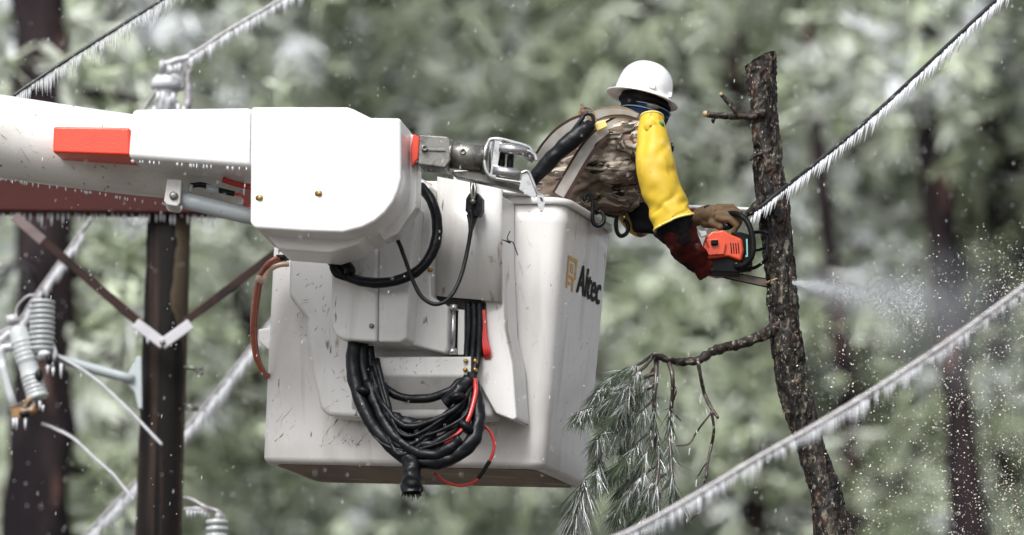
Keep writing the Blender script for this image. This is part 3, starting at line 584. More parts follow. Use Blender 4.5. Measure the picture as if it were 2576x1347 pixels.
# body: one surface
fx = Vector((1, 0, -.1)).normalized()
body = [ell(head, (.080, .095, .115)), caps(neck, .058, head, .06), caps(hip, .10, PM(1445, 462, 20.36), .10), caps(PM(1445, 462, 20.36), .10, PM(1530, 390, 20.30), .11), caps(PM(1530, 390, 20.30), .10, neck, .06), caps(shN, .045, neck, .05), caps(shF, .045, neck, .05),
        caps(shN, .050, elN, .042), caps(elN, .042, wrN, .030), caps(wrN, .026, haN, .024), caps(shF, .050, elF, .042), caps(elF, .042, wrF, .026), caps(wrF, .022, haF, .020)]
for s_ in (-1, 1):
    hj = hip + ex0 * .09 * s_ + Vector((0, 0, -.08)); kn = foot + ex0 * .11 * s_ + Vector((0, 0, .46)); an = foot + ex0 * .12 * s_ + Vector((0, 0, .08))
    body += [caps(hip, .10, hj, .09), caps(hj, .10, kn, .062), caps(kn, .06, an, .042)]
hd = Vector((.86, .5, -.1)).normalized()     # where he looks
body += [ell(head + hd * .092 + Vector((0, 0, -.012)), (.018, .016, .024)), ell(head + hd * .06 + Vector((0, 0, -.07)), (.045, .045, .03))]
blob('body', body, .012, M_skin, man)
# trousers and boots
tr = []; bo = []
for s_ in (-1, 1):
    hj = hip + ex0 * .09 * s_ + Vector((0, 0, -.08)); kn = foot + ex0 * .11 * s_ + Vector((0, 0, .46)); an = foot + ex0 * .12 * s_ + Vector((0, 0, .10))
    tr += [caps(hip, .15, hj, .12), caps(hj, .118, kn, .08), caps(kn, .078, an, .07)]
    bo += [caps(an, .055, an + Vector((0, 0, -.05)), .052), caps(an + Vector((0, 0, -.058)), .048, an + Vector((.15, .03, -.062)), .042)]
blob('trousers', tr, .014, M_blk, man); 
obj('boots', merge(*bo), M_blk, man)
# jacket
def wr(p):
    f = noise.noise(Vector((p.x * 6 + p.z * 8, p.y * 5, p.z * 13 - p.x * 9))); g2 = noise.noise(p * 26)
    h3 = noise.noise(Vector((p.x * 11 - p.z * 15, p.y * 8, p.z * 20 + p.x * 14)))
    return .016 * f + .002 * g2 - .024 * max(0, .35 - abs(h3)) / .35 * .6 + .004 * abs(noise.noise(p * 14))
jk = [caps(PM(1335, 590, 20.32), .15, PM(1430, 470, 20.36), .16), caps(PM(1455, 462, 20.36), .165, PM(1512, 392, 20.30), .172), caps(PM(1512, 392, 20.30), .165, PM(1556, 342, 20.27), .118), caps(PM(1540, 415, 20.28), .15, PM(1555, 470, 20.36), .125),
      caps(PM(1556, 342, 20.27), .11, PM(1606, 318, 20.24), .065), caps(PM(1560, 350, 20.18), .09, PM(1622, 350, 20.10), .07), caps(shN, .075, elN, .062), caps(PM(1560, 345, 20.4), .09, shF, .075), caps(shF, .072, elF, .06),
      ell(PM(1588, 515, 20.52), (.060, .08, .07)), ell(PM(1545, 500, 20.50), (.11, .12, .085)), caps(elF, .055, PM(1700, 560, 20.33), .05), caps(elN, .055, PM(1700, 570, 20.0), .05)]
blob('jacket', jk, .009, M_camo, man, smooth=3, disp=wr)
hood = [caps(PM(1462, 266, 20.30), .010, PM(1470, 284, 20.3), .022), caps(PM(1470, 284, 20.3), .026, PM(1500, 300, 20.28), .03), caps(PM(1440, 308, 20.30), .022, PM(1500, 300, 20.28), .032), caps(PM(1500, 300, 20.28), .034, PM(1570, 300, 20.28), .04),
        caps(PM(1425, 330, 20.3), .018, PM(1460, 316, 20.28), .03), caps(PM(1468, 282, 20.26), .014, PM(1512, 292, 20.22), .018)]
blob('hood', hood, .006, M_camo, man, smooth=3, disp=lambda p: .008 * noise.noise(p * 30))
# straps: ribbons that follow the back
def ribbon(pts, wd, th=.004):
    """pts: (x,y,d); wd in px list; flat strap facing the camera"""
    Pt = cr([PM(*p) for p in pts], 8); W_ = interp(wd if isinstance(wd, list) else [wd] * len(pts), 8); V, F = [], []
    for i, p in enumerate(Pt):
        t = (Pt[min(i + 1, len(Pt) - 1)] - Pt[max(i - 1, 0)]).normalized(); s_ = t.cross(FWD).normalized() * W_[i] * PXM / 2
        V += [p - s_, p + s_, p + s_ + Vector((0, th, 0)), p - s_ + Vector((0, th, 0))]
    for i in range(len(Pt) - 1):
        for k in range(4):
            a, b = i * 4 + k, i * 4 + (k + 1) % 4; F.append((a, b, b + 4, a + 4))
    F += [(3, 2, 1, 0), tuple(range(len(V) - 4, len(V)))]
    return V, F
s1 = [(1408, 492, 20.100), (1430, 455, 20.095), (1462, 400, 20.09), (1490, 360, 20.095), (1528, 325, 20.11), (1568, 302, 20.12), (1612, 300, 20.13)]
h1 = obj('harness_strap', ribbon(s1, [30, 30, 29, 28, 26, 22, 18]), M_strap, man, smooth=False)
obj('strap_edging', merge(ribbon([(a - 15, b - 7, c - .001) for a, b, c in s1], 8, .008), ribbon([(a + 14, b + 7, c - .001) for a, b, c in s1], 9, .008)), M_brown, h1, smooth=False)
s2 = [(1352, 410, 20.24), (1378, 370, 20.18), (1410, 335, 20.15), (1445, 312, 20.13), (1480, 298, 20.12)]
h2 = obj('harness_strap', ribbon(s2, [20, 22, 22, 20, 16]), M_strap, man, smooth=False)
obj('strap_edging', merge(ribbon([(a - 11, b - 10, c + .003) for a, b, c in s2], 6, .006), ribbon([(a + 9, b + 12, c + .003) for a, b, c in s2], 5, .006)), M_brown, h2, smooth=False)
obj('shoulder_pad', ribbon([(1480, 300, 20.10), (1520, 285, 20.10), (1565, 282, 20.11), (1606, 294, 20.12)], [24, 30, 28, 16], .01), M_tan, man, smooth=False)
obj('shoulder_strap', ribbon([(1498, 290, 20.095), (1530, 282, 20.095), (1570, 282, 20.10), (1604, 292, 20.11)], [22, 17, 13, 10], .008), M_strap, man, smooth=False)
obj('yellow_strap_tab', slab([PM(1495, 312, 20.075), PM(1522, 303, 20.075), PM(1529, 318, 20.075), PM(1502, 330, 20.075)], Vector((0, .012, 0))), M_yedge, man, bevel=.003)
obj('shock_absorber_pack', tube([PM(1330, 466, 20.10), PM(1360, 430, 20.07), PM(1400, 388, 20.05), PM(1440, 352, 20.04), PM(1474, 326, 20.05), PM(1486, 312, 20.06)], [.024, .031, .034, .036, .032, .022], seg=18, rough=.18, rs=26), M_wrap, man)
obj('buckle', merge(tube([PM(1470, 318, 20.05), PM(1462, 300, 20.05), PM(1476, 287, 20.05), PM(1490, 292, 20.05), PM(1494, 312, 20.05)], .008), box(PM(1484, 318, 20.04), (.03, 0, .01), (0, .02, 0), (-.01, 0, .03)), tube([PM(1430, 345, 20.06), PM(1450, 318, 20.05), PM(1468, 294, 20.05)], .009)), M_black, man)
obj('drawcord', tube([PM(1490, 376, 20.10), PM(1505, 358, 20.10), PM(1540, 335, 20.11), PM(1580, 312, 20.12)], .0035), M_black, man)
# yellow sleeves
ys = [(1641, 296, 20.03), (1641, 330, 20.01), (1645, 380, 19.98), (1652, 430, 19.96), (1664, 480, 19.95), (1681, 522, 19.95), (1690, 545, 19.95), (1696, 560, 19.95)]
yr = [30, 38, 46, 50, 50, 51, 52, 55]
Pm = [PM(*p) for p in ys]
slv = tube(Pm, [q * PXM for q in yr], seg=40, n=8, cap=False, flat=(Vector((0, 1, 0)), .92))
def sleevefix(V):
    out = []
    for v in V:
        f = noise.noise(Vector((v.x * 5, v.y * 5, v.z * 12)))
        z0 = PM(1690, 530, 19.95).z; k = max(0, 1 - abs(v.z - z0) / .10)
        out.append(v + Vector((math.copysign(1, v.x - PM(1690, 530, 19.95).x) * (.007 * f + .008 * k * math.sin((v.z - z0) * 75 + v.x * 40)), -.008 * f + .016 * k * max(0, .5 - abs(math.sin((v.z - z0) * 34 - v.x * 26))) + .010 * max(0, .3 - abs(noise.noise(Vector((v.x * 9 + 3, v.y * 3, v.z * 7 - v.x * 6))))) / .3, 0)))
    return out
slv = (sleevefix(slv[0]), slv[1])
sv = obj('yellow_sleeve', slv, M_yellow, man)
sm = sv.modifiers.new('so', 'SOLIDIFY'); sm.thickness = .004
n_ = 40
ringT = slv[0][:n_]; ringB = slv[0][-n_:]
obj('sleeve_hem', tube(ringB + ringB[:1], .0048, seg=8, n=1), M_yedge, sv)
obj('sleeve_hem', tube(ringT + ringT[:1], .0048, seg=8, n=1), M_yedge, sv)
obj('sleeve_shoulder', ell(PM(1641, 300, 20.03), (.050, .050, .022), nu=24), M_yellow, sv)
hc = PM(1636, 316, 19.955)
obj('sleeve_button', merge(lathe(hc, (0, -1, 0), [(-.02, .027), (.0, .027), (.003, .024)], 24), ell(hc + Vector((0, -.006, 0)), .005)), M_yellow, sv)
obj('green_tag', ell(PM(1664, 312, 19.97), (.014, .012, .009), Matrix.Rotation(R(40), 3, 'Y')), M_green, sv)
fs = tube([PM(1585, 500, 20.48), PM(1592, 540, 20.50), PM(1606, 562, 20.48), PM(1620, 578, 20.46)], [.05, .062, .058, .045], seg=28, rough=.1, rs=12)
obj('yellow_sleeve', fs, M_yellow, man)
blob('far_forearm_sleeve', [caps(PM(1612, 540, 20.40), .055, PM(1650, 552, 20.38), .052), caps(PM(1650, 556, 20.38), .050, PM(1715, 556, 20.30), .042), caps(PM(1606, 570, 20.38), .030, PM(1680, 578, 20.36), .026)], .009, M_blk, man, disp=lambda p: .004 * noise.noise(p * 22))
# near forearm: black cuff then dark red gauntlet round the rear handle
blob('near_cuff', [caps(PM(1691, 548, 19.96), .076, PM(1700, 566, 19.98), .075), caps(PM(1700, 565, 19.98), .074, PM(1704, 572, 19.99), .072), caps(PM(1655, 590, 20.02), .022, PM(1690, 602, 20.0), .036)], .007, M_blk, man, disp=lambda p: .007 * noise.noise(p * 18) + .003 * noise.noise(p * 50))
gl = [caps(PM(1706, 582, 19.99), .073, PM(1716, 600, 20.0), .072), caps(PM(1713, 592, 20.0), .073, PM(1728, 625, 20.04), .064), caps(PM(1728, 625, 20.04), .056, PM(1752, 650, 20.08), .050), caps(PM(1700, 630, 20.03), .03, PM(1740, 662, 20.08), .034), ell(PM(1752, 652, 20.08), (.045, .035, .04))]
gl += fingers(PM(1758, 656, 20.08), Vector((.55, .1, -.8)), Vector((.8, .15, .55)), Vector((.1, 1, -.05)), r=.0125, thumb=(PM(1752, 640, 20.05), PM(1768, 632, 20.03), PM(1778, 640, 20.06)))
blob('gauntlet_glove', gl, .006, M_red, man, smooth=3, disp=lambda p: .007 * noise.noise(p * 17) + .003 * noise.noise(p * 45))
obj('red_cuff', tube([PM(1738, 548, 20.29), PM(1750, 547, 20.26), PM(1762, 546, 20.24)], [.040, .038, .036], seg=24, rough=.1, rs=30), M_red, man)
gF = [caps(PM(1758, 546, 20.24), .036, PM(1785, 538, 20.21), .040), ell(PM(1795, 540, 20.20), (.050, .030, .038)), caps(PM(1775, 560, 20.22), .024, PM(1805, 560, 20.20), .026)]
# fingers reach right, over the handle and curl down and back
hb = PM(1872, 560, 20.17)
for k, (dy, dd, l_) in enumerate(((-20, 20.20, 1.0), (-11, 20.165, 1.06), (1, 20.145, 1.0), (12, 20.14, .86))):
    a = PM(1806, 540 + dy * .9, dd + .01); b = PM(1806 + 34 * l_, 541 + dy, dd - .012); c = PM(1812 + 50 * l_, 556 + dy, dd - .012); e = PM(1806 + 46 * l_, 572 + dy, dd)
    gF += [caps(a, .0155, b, .0135, 12), caps(b, .0135, c, .0125, 12), caps(c, .0125, e, .0115, 12)]
gF += [caps(PM(1790, 562, 20.17), .016, PM(1812, 572, 20.15), .0145, 12), caps(PM(1812, 572, 20.15), .0145, PM(1832, 571, 20.16), .012, 12)]
blob('leather_glove', gF, .0045, M_glove, man, smooth=2, disp=lambda p: .002 * noise.noise(p * 45))
obj('glove_fastener', box(PM(1778, 522, 20.19), (.022, 0, .006), (0, .02, 0), (-.004, 0, .014)), M_black, man, bevel=.003)
obj('glove_palm_patch', ell(PM(1826, 570, 20.150), (.030, .012, .016)), M_blk, man)
# head gear
ga = [tube([PM(1590, 312, 20.25), PM(1604, 300, 20.24), PM(1622, 288, 20.225), PM(1628, 270, 20.22)], [.088, .092, .098, .098], seg=32, n=6, rough=.06, rs=30)]
gt = obj('neck_gaiter', merge(*ga), M_navy, man)
def ringpts(c, r, ax, n=40):
    ax = Vector(ax).normalized(); u = ax.orthogonal().normalized(); v = ax.cross(u); return [Vector(c) + (u * math.cos(6.2832 * k / n) + v * math.sin(6.2832 * k / n)) * r for k in range(n + 1)]
ax_ = (PM(1628, 262, 20.22) - PM(1604, 300, 20.24)).normalized()
HA = Vector((math.sin(R(14)), 0.03, math.cos(R(14)))).normalized()      # hat axis
for c, r_ in ((PM(1620, 286, 20.225), .1015), (PM(1612, 298, 20.235), .0985), (PM(1628, 276, 20.22), .1005)):
    obj('gaiter_stripe', tube(ringpts(c, r_, HA), .0022, seg=6, n=1), M_stripe, gt)
obj('balaclava', ell(PM(1622, 250, 20.22), (.103, .105, .085), nu=28, nv=16), M_blk, man)
obj('goggle_strap', tube(ringpts(PM(1622, 262, 20.22), .103, HA), .010, seg=8, n=1, flat=(HA, 1)), M_blk, man)
obj('goggle_lens', ell(PM(1640, 268, 20.135), (.034, .016, .013), Matrix.Rotation(R(10), 3, 'Y')), M_lens, man)
obj('chin_strap_toggle', ell(PM(1690, 372, 20.05), (.010, .02, .020)), M_black, man)
# hard hat
hc = PM(1617, 243, 20.22)
prof = []
R0 = .116
for k in range(0, 19):
    a = R(90 * k / 18); prof.append((.020 + .128 * math.sin(a), max(.0005, R0 * math.cos(a) ** .88)))
hv, hf = lathe(hc, HA, [(-.004, .100), (-.016, .148), (-.0125, .151), (.0, .128), (.008, .118)] + prof, 56)
HX = (Vector((1, 0, 0)) - HA * HA.x).normalized(); HY = HA.cross(HX)
vv = []
for v in hv:
    q = v - hc; h = q.dot(HA); x = q.dot(HX); y = q.dot(HY)
    x *= 1.02; 
    if h > .05:
        rdg = math.exp(-(y / .016) ** 2) * .006 + math.exp(-((abs(y) - .038) / .010) ** 2) * .003
        f = min(1, (h - .05) / .05); q2 = HX * x + HY * y + HA * h; q2 = q2 * (1 + rdg * f / .12); vv.append(hc + q2)
    else: vv.append(hc + HX * x + HY * y + HA * h)
hat = obj('hard_hat', (vv, hf), M_hat, man)
for b_ in (box(hc + HX * .03 - Vector((0, .117, 0)) + HA * .026, HX * .03, Vector((0, .012, 0)), HA * .020), box(hc + HX * .112 - Vector((0, .05, 0)) + HA * .020, HX * .014, Vector((0, .03, 0)), HA * .022), box(hc - HX * .113 + HA * .022, HX * .012, Vector((0, .03, 0)), HA * .02)): obj('accessory_slot', b_, M_hat, hat, bevel=.004)

# ------------------------------------------------------------------ chainsaw
saw = thing('chainsaw', PM(1820, 640, 20.15), 'orange chainsaw with black handles held against the cut stem', 'chainsaw')
zc = lambda a, b, d: PM(1592 + a * .239, 447.2 + b * .239, d)
oc = [(735, 700), (765, 620), (830, 562), (960, 550), (1045, 600), (1150, 642), (1168, 760), (1140, 880), (1000, 832), (745, 862), (712, 822)]
obj('top_cover', slab([zc(a, b, 20.075) for a, b in oc], Vector((0.01, .12, 0))), M_saw, saw, bevel=.013, seg=4)
obj('side_cover', slab([zc(a, b, 20.062) for a, b in [(765, 650), (900, 640), (985, 690), (960, 810), (760, 820), (800, 740)]], Vector((0, .02, 0))), M_saw, saw, bevel=.005)
for k in range(4): obj('vent_slot', tube([zc(1030 + k * 26, 690, 20.0745), zc(1040 + k * 26, 800, 20.0745)], .0022, seg=8, n=1), M_plastic, saw)
obj('filter_knob', box(zc(860, 685, 20.055), (.030, 0, .001), (0, .018, 0), (0, 0, .021)), M_plastic, saw, bevel=.005)
obj('engine_body', slab([zc(a, b, 20.09) for a, b in [(650, 830), (760, 850), (1000, 830), (1140, 880), (1150, 900), (1130, 1000), (800, 985), (620, 950)]], Vector((0, .10, 0))), M_plastic, saw, bevel=.006)
obj('fan_housing', slab([zc(a, b, 20.10) for a, b in [(1030, 575), (1140, 570), (1235, 600), (1262, 950), (1130, 960), (1150, 700)]], Vector((0, .09, 0))), M_plastic, saw, bevel=.006)
obj('teal_strip', slab([zc(a, b, 20.095) for a, b in [(1192, 645), (1208, 645), (1212, 835), (1198, 835)]], Vector((0, .01, 0))), M_teal, saw, bevel=.001)
obj('metal_clip', slab([zc(a, b, 20.05) for a, b in [(690, 560), (770, 560), (780, 605), (720, 630)]], Vector((0, .02, 0))), M_plate, saw, bevel=.002)
obj('front_handle', tube([zc(930, 430, 20.20), zc(985, 392, 20.165), zc(1040, 378, 20.13), zc(1110, 388, 20.10), zc(1190, 445, 20.07), zc(1240, 545, 20.055), zc(1265, 680, 20.05), zc(1258, 800, 20.05), zc(1215, 890, 20.06), zc(1120, 938, 20.08), zc(1040, 915, 20.12)], .0122, seg=14), M_plastic, saw)
obj('hand_guard', merge(tube([zc(1235, 600, 20.13), zc(1290, 575, 20.13), zc(1395, 577, 20.075), zc(1420, 615, 20.075), zc(1412, 720, 20.075), zc(1405, 850, 20.075), zc(1290, 945, 20.13), zc(1180, 955, 20.12), zc(1120, 960, 20.12)], .0072, seg=10), tube([zc(1265, 770, 20.13), zc(1340, 758, 20.13), zc(1410, 725, 20.075)], .0062, seg=10)), M_plastic, saw)
obj('rear_handle', tube([zc(740, 800, 20.10), zc(690, 760, 20.09), zc(660, 790, 20.09), zc(650, 870, 20.09), zc(700, 940, 20.10)], .012, seg=12), M_plastic, saw)
obj('guide_bar', slab([zc(a, b, 20.20) for a, b in [(700, 955), (940, 985), (1450, 1078), (1640, 1118), (1660, 1140), (1640, 1168), (1430, 1152), (940, 1046), (700, 1000)]], Vector((0, .006, 0))), M_bar, saw, bevel=.001)
ch = [zc(a, b, 20.203) for a, b in [(700, 953), (940, 983), (1450, 1076), (1640, 1116), (1662, 1141), (1640, 1170), (1430, 1154), (940, 1048), (700, 1002)]]
obj('saw_chain', tube(ch, .0035, seg=6, n=1, rough=.5, rs=200), M_black, saw)
obj('sprocket_cover', slab([zc(a, b, 20.185) for a, b in [(610, 950), (640, 990), (770, 1015), (880, 1052), (950, 1040), (1110, 1000), (1110, 960), (640, 930)]], Vector((0, .03, 0))), M_bar, saw, bevel=.004)

# ------------------------------------------------------------------ cut pine stem
stem = thing('pine_tree', (P(2080, 1347, 20.3).x + .25, 20.35, 0), 'dark limbed pine stem with sawn top that the worker is cutting', 'tree')
cl = [(1913, 132, 33), (1916, 200, 34), (1924, 290, 31), (1932, 380, 32), (1937, 450, 35), (1944, 530, 37), (1954, 600, 34), (1962, 700, 34), (1970, 780, 34), (1978, 850, 34), (1990, 940, 34), (2018, 1050, 34), (2046, 1150, 31), (2078, 1250, 36), (2092, 1347, 40)]
pts = [P(a, b, 20.28) for a, b, c in cl]; rr = [c * PXM * 1.10 for a, b, c in cl]
last = pts[-1]; base = Vector((P(2080, 1347, 20.3).x + .25, 20.35, 0))
for k in range(1, 9): pts.append(last.lerp(base, k / 8)); rr.append(rr[len(cl) - 1] + .03 * k / 8)
def barktube(pts, rr, seg, n):
    V, F = tube(pts, rr, seg=seg, n=n, cap=True)
    cc = cr(pts, n); out = []
    for i, v in enumerate(V):
        c = cc[i // seg]; d = (v - c); r = d.length; q = Vector((v.x * 26, v.y * 26, v.z * 9))
        c1 = noise.cell(Vector((v.x * 30, v.y * 30, v.z * 11)) + Vector((noise.noise(q), noise.noise(q + Vector((9, 0, 0))), noise.noise(q + Vector((0, 9, 0)))))) 
        out.append(c + d * (1 + .13 * noise.noise(q) + .12 * (c1 if c1 < 1 else 0) + .07 * noise.noise(v * 70)))
    return out, F
tv = barktube(pts, rr, 64, 22)
# slanted sawn top
topz = P(1913, 128, 20.28).z
nv = []
for v in tv[0]:
    lim = topz - .035 + (v.x - pts[0].x) * .55
    nv.append(Vector((v.x, v.y, lim)) if v.z > lim else v)
tr_ = obj('trunk', (nv, tv[1]), M_bark, stem)
def limb(name, pl, rl, d=20.28, parent=stem, m=M_twig, rough=.22, depth=None):
    q = [P(a, b, d if depth is None else depth[i]) for i, (a, b) in enumerate(pl)]
    return obj(name, tube(q, [c * PXM for c in rl], seg=16, n=18, rough=.34, rs=48), M_limb if m is M_twig else m, parent)
lm = limb('limb', [(1960, 815), (1940, 832), (1905, 850), (1862, 866), (1822, 876), (1788, 887), (1762, 905), (1730, 910), (1695, 910), (1662, 898), (1642, 892)], [18, 15, 13, 13, 12.5, 11.5, 11, 10, 9, 8, 5.5], depth=[20.26, 20.24, 20.2, 20.16, 20.12, 20.08, 20.05, 20.03, 20.0, 19.98, 19.97])
limb('broken_stub', [(1925, 285), (1908, 284), (1892, 294), (1860, 294), (1830, 293), (1800, 292), (1776, 287)], [13, 10, 9, 8, 8, 8.5, 8], d=20.22)
limb('broken_stub', [(1862, 296), (1850, 278), (1836, 262), (1816, 240)], [6, 8, 7, 5.5], d=20.21)
limb('broken_stub', [(1800, 293), (1794, 303), (1795, 311)], [5, 5, 2], d=20.22)
for (a, b, r_, d_) in ((1775, 287, 8, 20.22), (1814, 238, 5, 20.21)): obj('raw_wood_tip', ell(P(a, b, d_ - .002), r_ * PXM, nu=10, nv=8), M_cut, stem)
limb('broken_stub', [(1918, 388), (1900, 392), (1886, 404)], [6, 6, 3.5], d=20.22)
limb('broken_stub', [(1925, 500), (1908, 518), (1890, 532), (1872, 546)], [15, 14, 12, 5], d=20.20, m=M_bark)
limb('broken_stub', [(1986, 1038), (1976, 1034), (1974, 1040)], [5, 6, 4], d=20.22)
# bark flakes standing off the trunk edges
fl = []
for k in range(150):
    t = random.uniform(.09, 1); i = t * (len(cl) - 1); j = int(i); f = i - j
    if j + 1 >= len(cl): continue
    a = cl[j][0] + (cl[j + 1][0] - cl[j][0]) * f; b = cl[j][1] + (cl[j + 1][1] - cl[j][1]) * f; r_ = cl[j][2] * PXM
    th = random.uniform(math.pi, 2 * math.pi); c = P(a, b, 20.28) + Vector((math.cos(th), math.sin(th), 0)) * (r_ * 1.04)
    s_ = random.uniform(.008, .022); nrm = Vector((math.cos(th), math.sin(th), 0)); tn = Vector((-nrm.y, nrm.x, 0))
    fl.append(box(c, nrm * .004, tn * s_ * .7, Vector((nrm.x * .006, nrm.y * .006, s_ * 1.3))))
prop(obj('bark_flakes', merge(*fl), M_bark, stem, smooth=False), kind='stuff')

kc = P(1963, 707, 20.28); kax = Vector((-.19, 0, 1)).normalized()
obj('saw_kerf', lathe(kc, kax, [(-.0035, .030), (-.0035, .0615), (.0035, .0615), (.0035, .030)], 36), M_cut, stem)
# hanging twigs and needles, in 3-D around the limb
twigs = [([(1755, 908), (1763, 950), (1772, 990), (1788, 1025), (1806, 1052)], [5, 5, 5, 5.5, 4], 20.04, 0),
 ([(1790, 1035), (1796, 1080), (1790, 1120), (1780, 1165), (1776, 1200), (1766, 1232)], [4, 4, 4.5, 4, 3.5, 2], 20.04, 0),
 ([(1788, 1040), (1765, 1070), (1748, 1095), (1732, 1118), (1700, 1122)], [2.6, 2.6, 2.4, 2.2, 1.6], 20.03, 0),
 ([(1782, 1160), (1770, 1175), (1755, 1200)], [2.5, 2, 1.5], 20.03, 0),
 ([(1762, 1290), (1745, 1300), (1733, 1318)], [3, 2.5, 1.5], 20.03, 0),
 ([(1680, 905), (1692, 950), (1690, 1010), (1684, 1080), (1688, 1150), (1692, 1205), (1698, 1250), (1712, 1262)], [7, 6, 5.5, 5.5, 5, 4.5, 3.5, 2], 19.99, .25),
 ([(1652, 905), (1650, 960), (1645, 1020), (1650, 1090), (1658, 1160), (1650, 1230), (1645, 1290), (1660, 1347)], [8, 6, 5.5, 5.5, 5, 5, 4, 3], 19.97, .5),
 ([(1645, 893), (1620, 925), (1590, 945), (1550, 965), (1500, 985)], [6, 5, 4, 3, 1.5], 19.95, 1.0),
 ([(1650, 940), (1620, 950), (1577, 970), (1540, 1000), (1509, 1016), (1450, 1040)], [6, 5, 5, 5, 4.5, 3], 19.93, 1.0),
 ([(1650, 965), (1615, 985), (1577, 1007), (1556, 1030), (1541, 1052), (1520, 1080), (1500, 1107)], [6, 6, 5.5, 5, 5, 5, 4], 19.92, 1.2),
 ([(1642, 893), (1610, 915), (1570, 930), (1530, 955), (1500, 990)], [5, 4, 3, 2.5, 1.5], 19.97, 1.5),
 ([(1650, 920), (1625, 960), (1598, 1000), (1570, 1035)], [4, 4, 3, 2], 19.99, 1.5),
 ([(1690, 960), (1700, 985), (1694, 1010)], [4, 3, 2], 19.99, 0), ([(1688, 1030), (1700, 1045), (1712, 1058)], [2.5, 2, 1.5], 19.99, 0),
 ([(1650, 1000), (1620, 1030), (1600, 1060), (1570, 1120)], [4, 3.5, 3, 2], 19.96, 1.2),
 ([(1650, 1070), (1610, 1110), (1575, 1150), (1530, 1190)], [4, 3.5, 3, 2], 19.96, 1.3),
 ([(1652, 1080), (1625, 1140), (1600, 1190), (1560, 1230)], [4, 3.5, 3, 2], 19.99, 1.2),
 ([(1655, 1170), (1620, 1195), (1580, 1235), (1550, 1290)], [4, 3.5, 3, 2], 19.97, 1.3),
 ([(1688, 1185), (1640, 1215), (1600, 1240), (1560, 1262)], [4, 3, 3, 2], 19.98, 1.0),
 ([(1690, 1200), (1655, 1250), (1620, 1280), (1590, 1320)], [4, 3, 3, 2], 19.99, 1.2),
 ([(1500, 1107), (1505, 1150), (1500, 1200)], [4, 3, 2], 19.92, 1.4), ([(1600, 990), (1590, 1040), (1540, 1110)], [3, 3, 2], 19.95, 1.2),
 ([(1648, 1260), (1620, 1300), (1600, 1340), (1580, 1370)], [4, 4, 3, 3], 19.97, 1.4),
 ([(1475, 1200), (1462, 1240), (1448, 1290)], [4, 4, 3], 20.35, 0)]
tw = []; nd = []; ic = []
def needle(p, d, L, w_, lst):
    q = p + d * L + Vector((0, 0, -.25 * L)); s_ = Vector((w_, 0, 0)); m_ = p.lerp(q, .5) + Vector((0, 0, .02 * L))
    s_ = d.cross(Vector((0, 1, 0))); s_ = (s_.normalized() if s_.length > .01 else Vector((1, 0, 0))) * w_
    e = Vector((0, w_, 0))
    V = [p - s_, p + s_, p + e, m_ - s_, m_ + s_, m_ + e, q]
    lst.append((V, [(0, 1, 4, 3), (1, 2, 5, 4), (2, 0, 3, 5), (3, 4, 6), (4, 5, 6), (5, 3, 6)]))
for pl, rl, d, dens in twigs:
    q = [P(a, b, d + .04 * math.sin(i * 1.7 + d * 30)) for i, (a, b) in enumerate(pl)]
    tw.append(tube(q, [c * PXM * .95 for c in rl], seg=8, n=6, rough=.3, rs=60))
    c_ = cr(q, 10); n = int(dens * len(c_) * 3.2)
    for k in range(int(n * 3.8)):
        f = random.uniform(.22, 1) ** .8 * (len(c_) - 1.001); i0 = int(f); p = c_[i0].lerp(c_[i0 + 1], f - i0); tg = (c_[i0 + 1] - c_[i0]).normalized()
        dd = (tg * random.uniform(.2, .9) + Vector((random.gauss(-.15, .42), random.gauss(0, .4), random.gauss(-.75, .35)))).normalized(); L = random.uniform(.04, .115)
        needle(p, dd, L, .0013, nd)
        if random.random() < .24: needle(p + Vector((.002, -.004, 0)), dd, L * random.uniform(.3, 1.0), .0010, ic)
# the dense tuft under the bucket corner
cpt = [P(1470, 1210, 20.38), P(1462, 1240, 20.36), P(1445, 1290, 20.34)]
for k in range(620):
    p = cpt[0].lerp(cpt[2], random.random()) + Vector((random.gauss(0, .006), random.gauss(0, .012), 0)); dd = Vector((random.gauss(-.25, .38), random.gauss(0, .35), -1)).normalized()
    L = random.uniform(.08, .16); needle(p, dd, L, .0015, nd)
    if random.random() < .30: needle(p + Vector((0, -.004, 0)), dd, L, .0014, ic)
for k in range(90):      # ice beads and short icicles
    pl, rl, d, dens = random.choice(twigs); a, b = random.choice(pl); p = P(a + random.uniform(-14, 14), b + random.uniform(0, 26), d - .01)
    ic.append(tube([p, p + Vector((random.uniform(-.004, .004), 0, -random.uniform(.012, .03)))], [.003, .0015], seg=5, n=1))
for m_ in tw: obj('twig', m_, M_twig, stem)
prop(obj('needles', merge(*nd), M_needle, stem, smooth=False), kind='stuff')
prop(obj('needle_ice', merge(*ic), M_ice, stem, smooth=False), kind='stuff')
# ice rim on the windward edge of the trunk
ri = []
for k in range(260):
    t = random.random() ** 1.2; i = t * (len(cl) - 2); j = int(i); f = i - j
    a = cl[j][0] + (cl[j + 1][0] - cl[j][0]) * f; b = cl[j][1] + (cl[j + 1][1] - cl[j][1]) * f; r_ = cl[j][2]
    if b < 175: continue
    sdx = random.choice((-1, -1, -1, 1)); p = P(a + sdx * r_ * random.uniform(.93, 1.02), b, 20.27); ri.append(ell(p, (.0025, .0025, random.uniform(.003, .010)), nu=6, nv=4))
prop(obj('ice_beads', merge(*ri), M_ice, stem), kind='stuff')
prop(obj('iced_cross_branch', merge(tube([P(1655, 518, 20.62), P(1800, 524, 20.6), P(1900, 528, 20.58), P(1990, 527, 20.56)], .0095, seg=10, rough=.15), tube([P(1900, 532, 20.55), P(1992, 536, 20.54)], .005, seg=8, n=2)), M_rime, loc=P(1800, 524, 20.6)), 'pale iced rod passing behind the glove and the stem', 'branch')

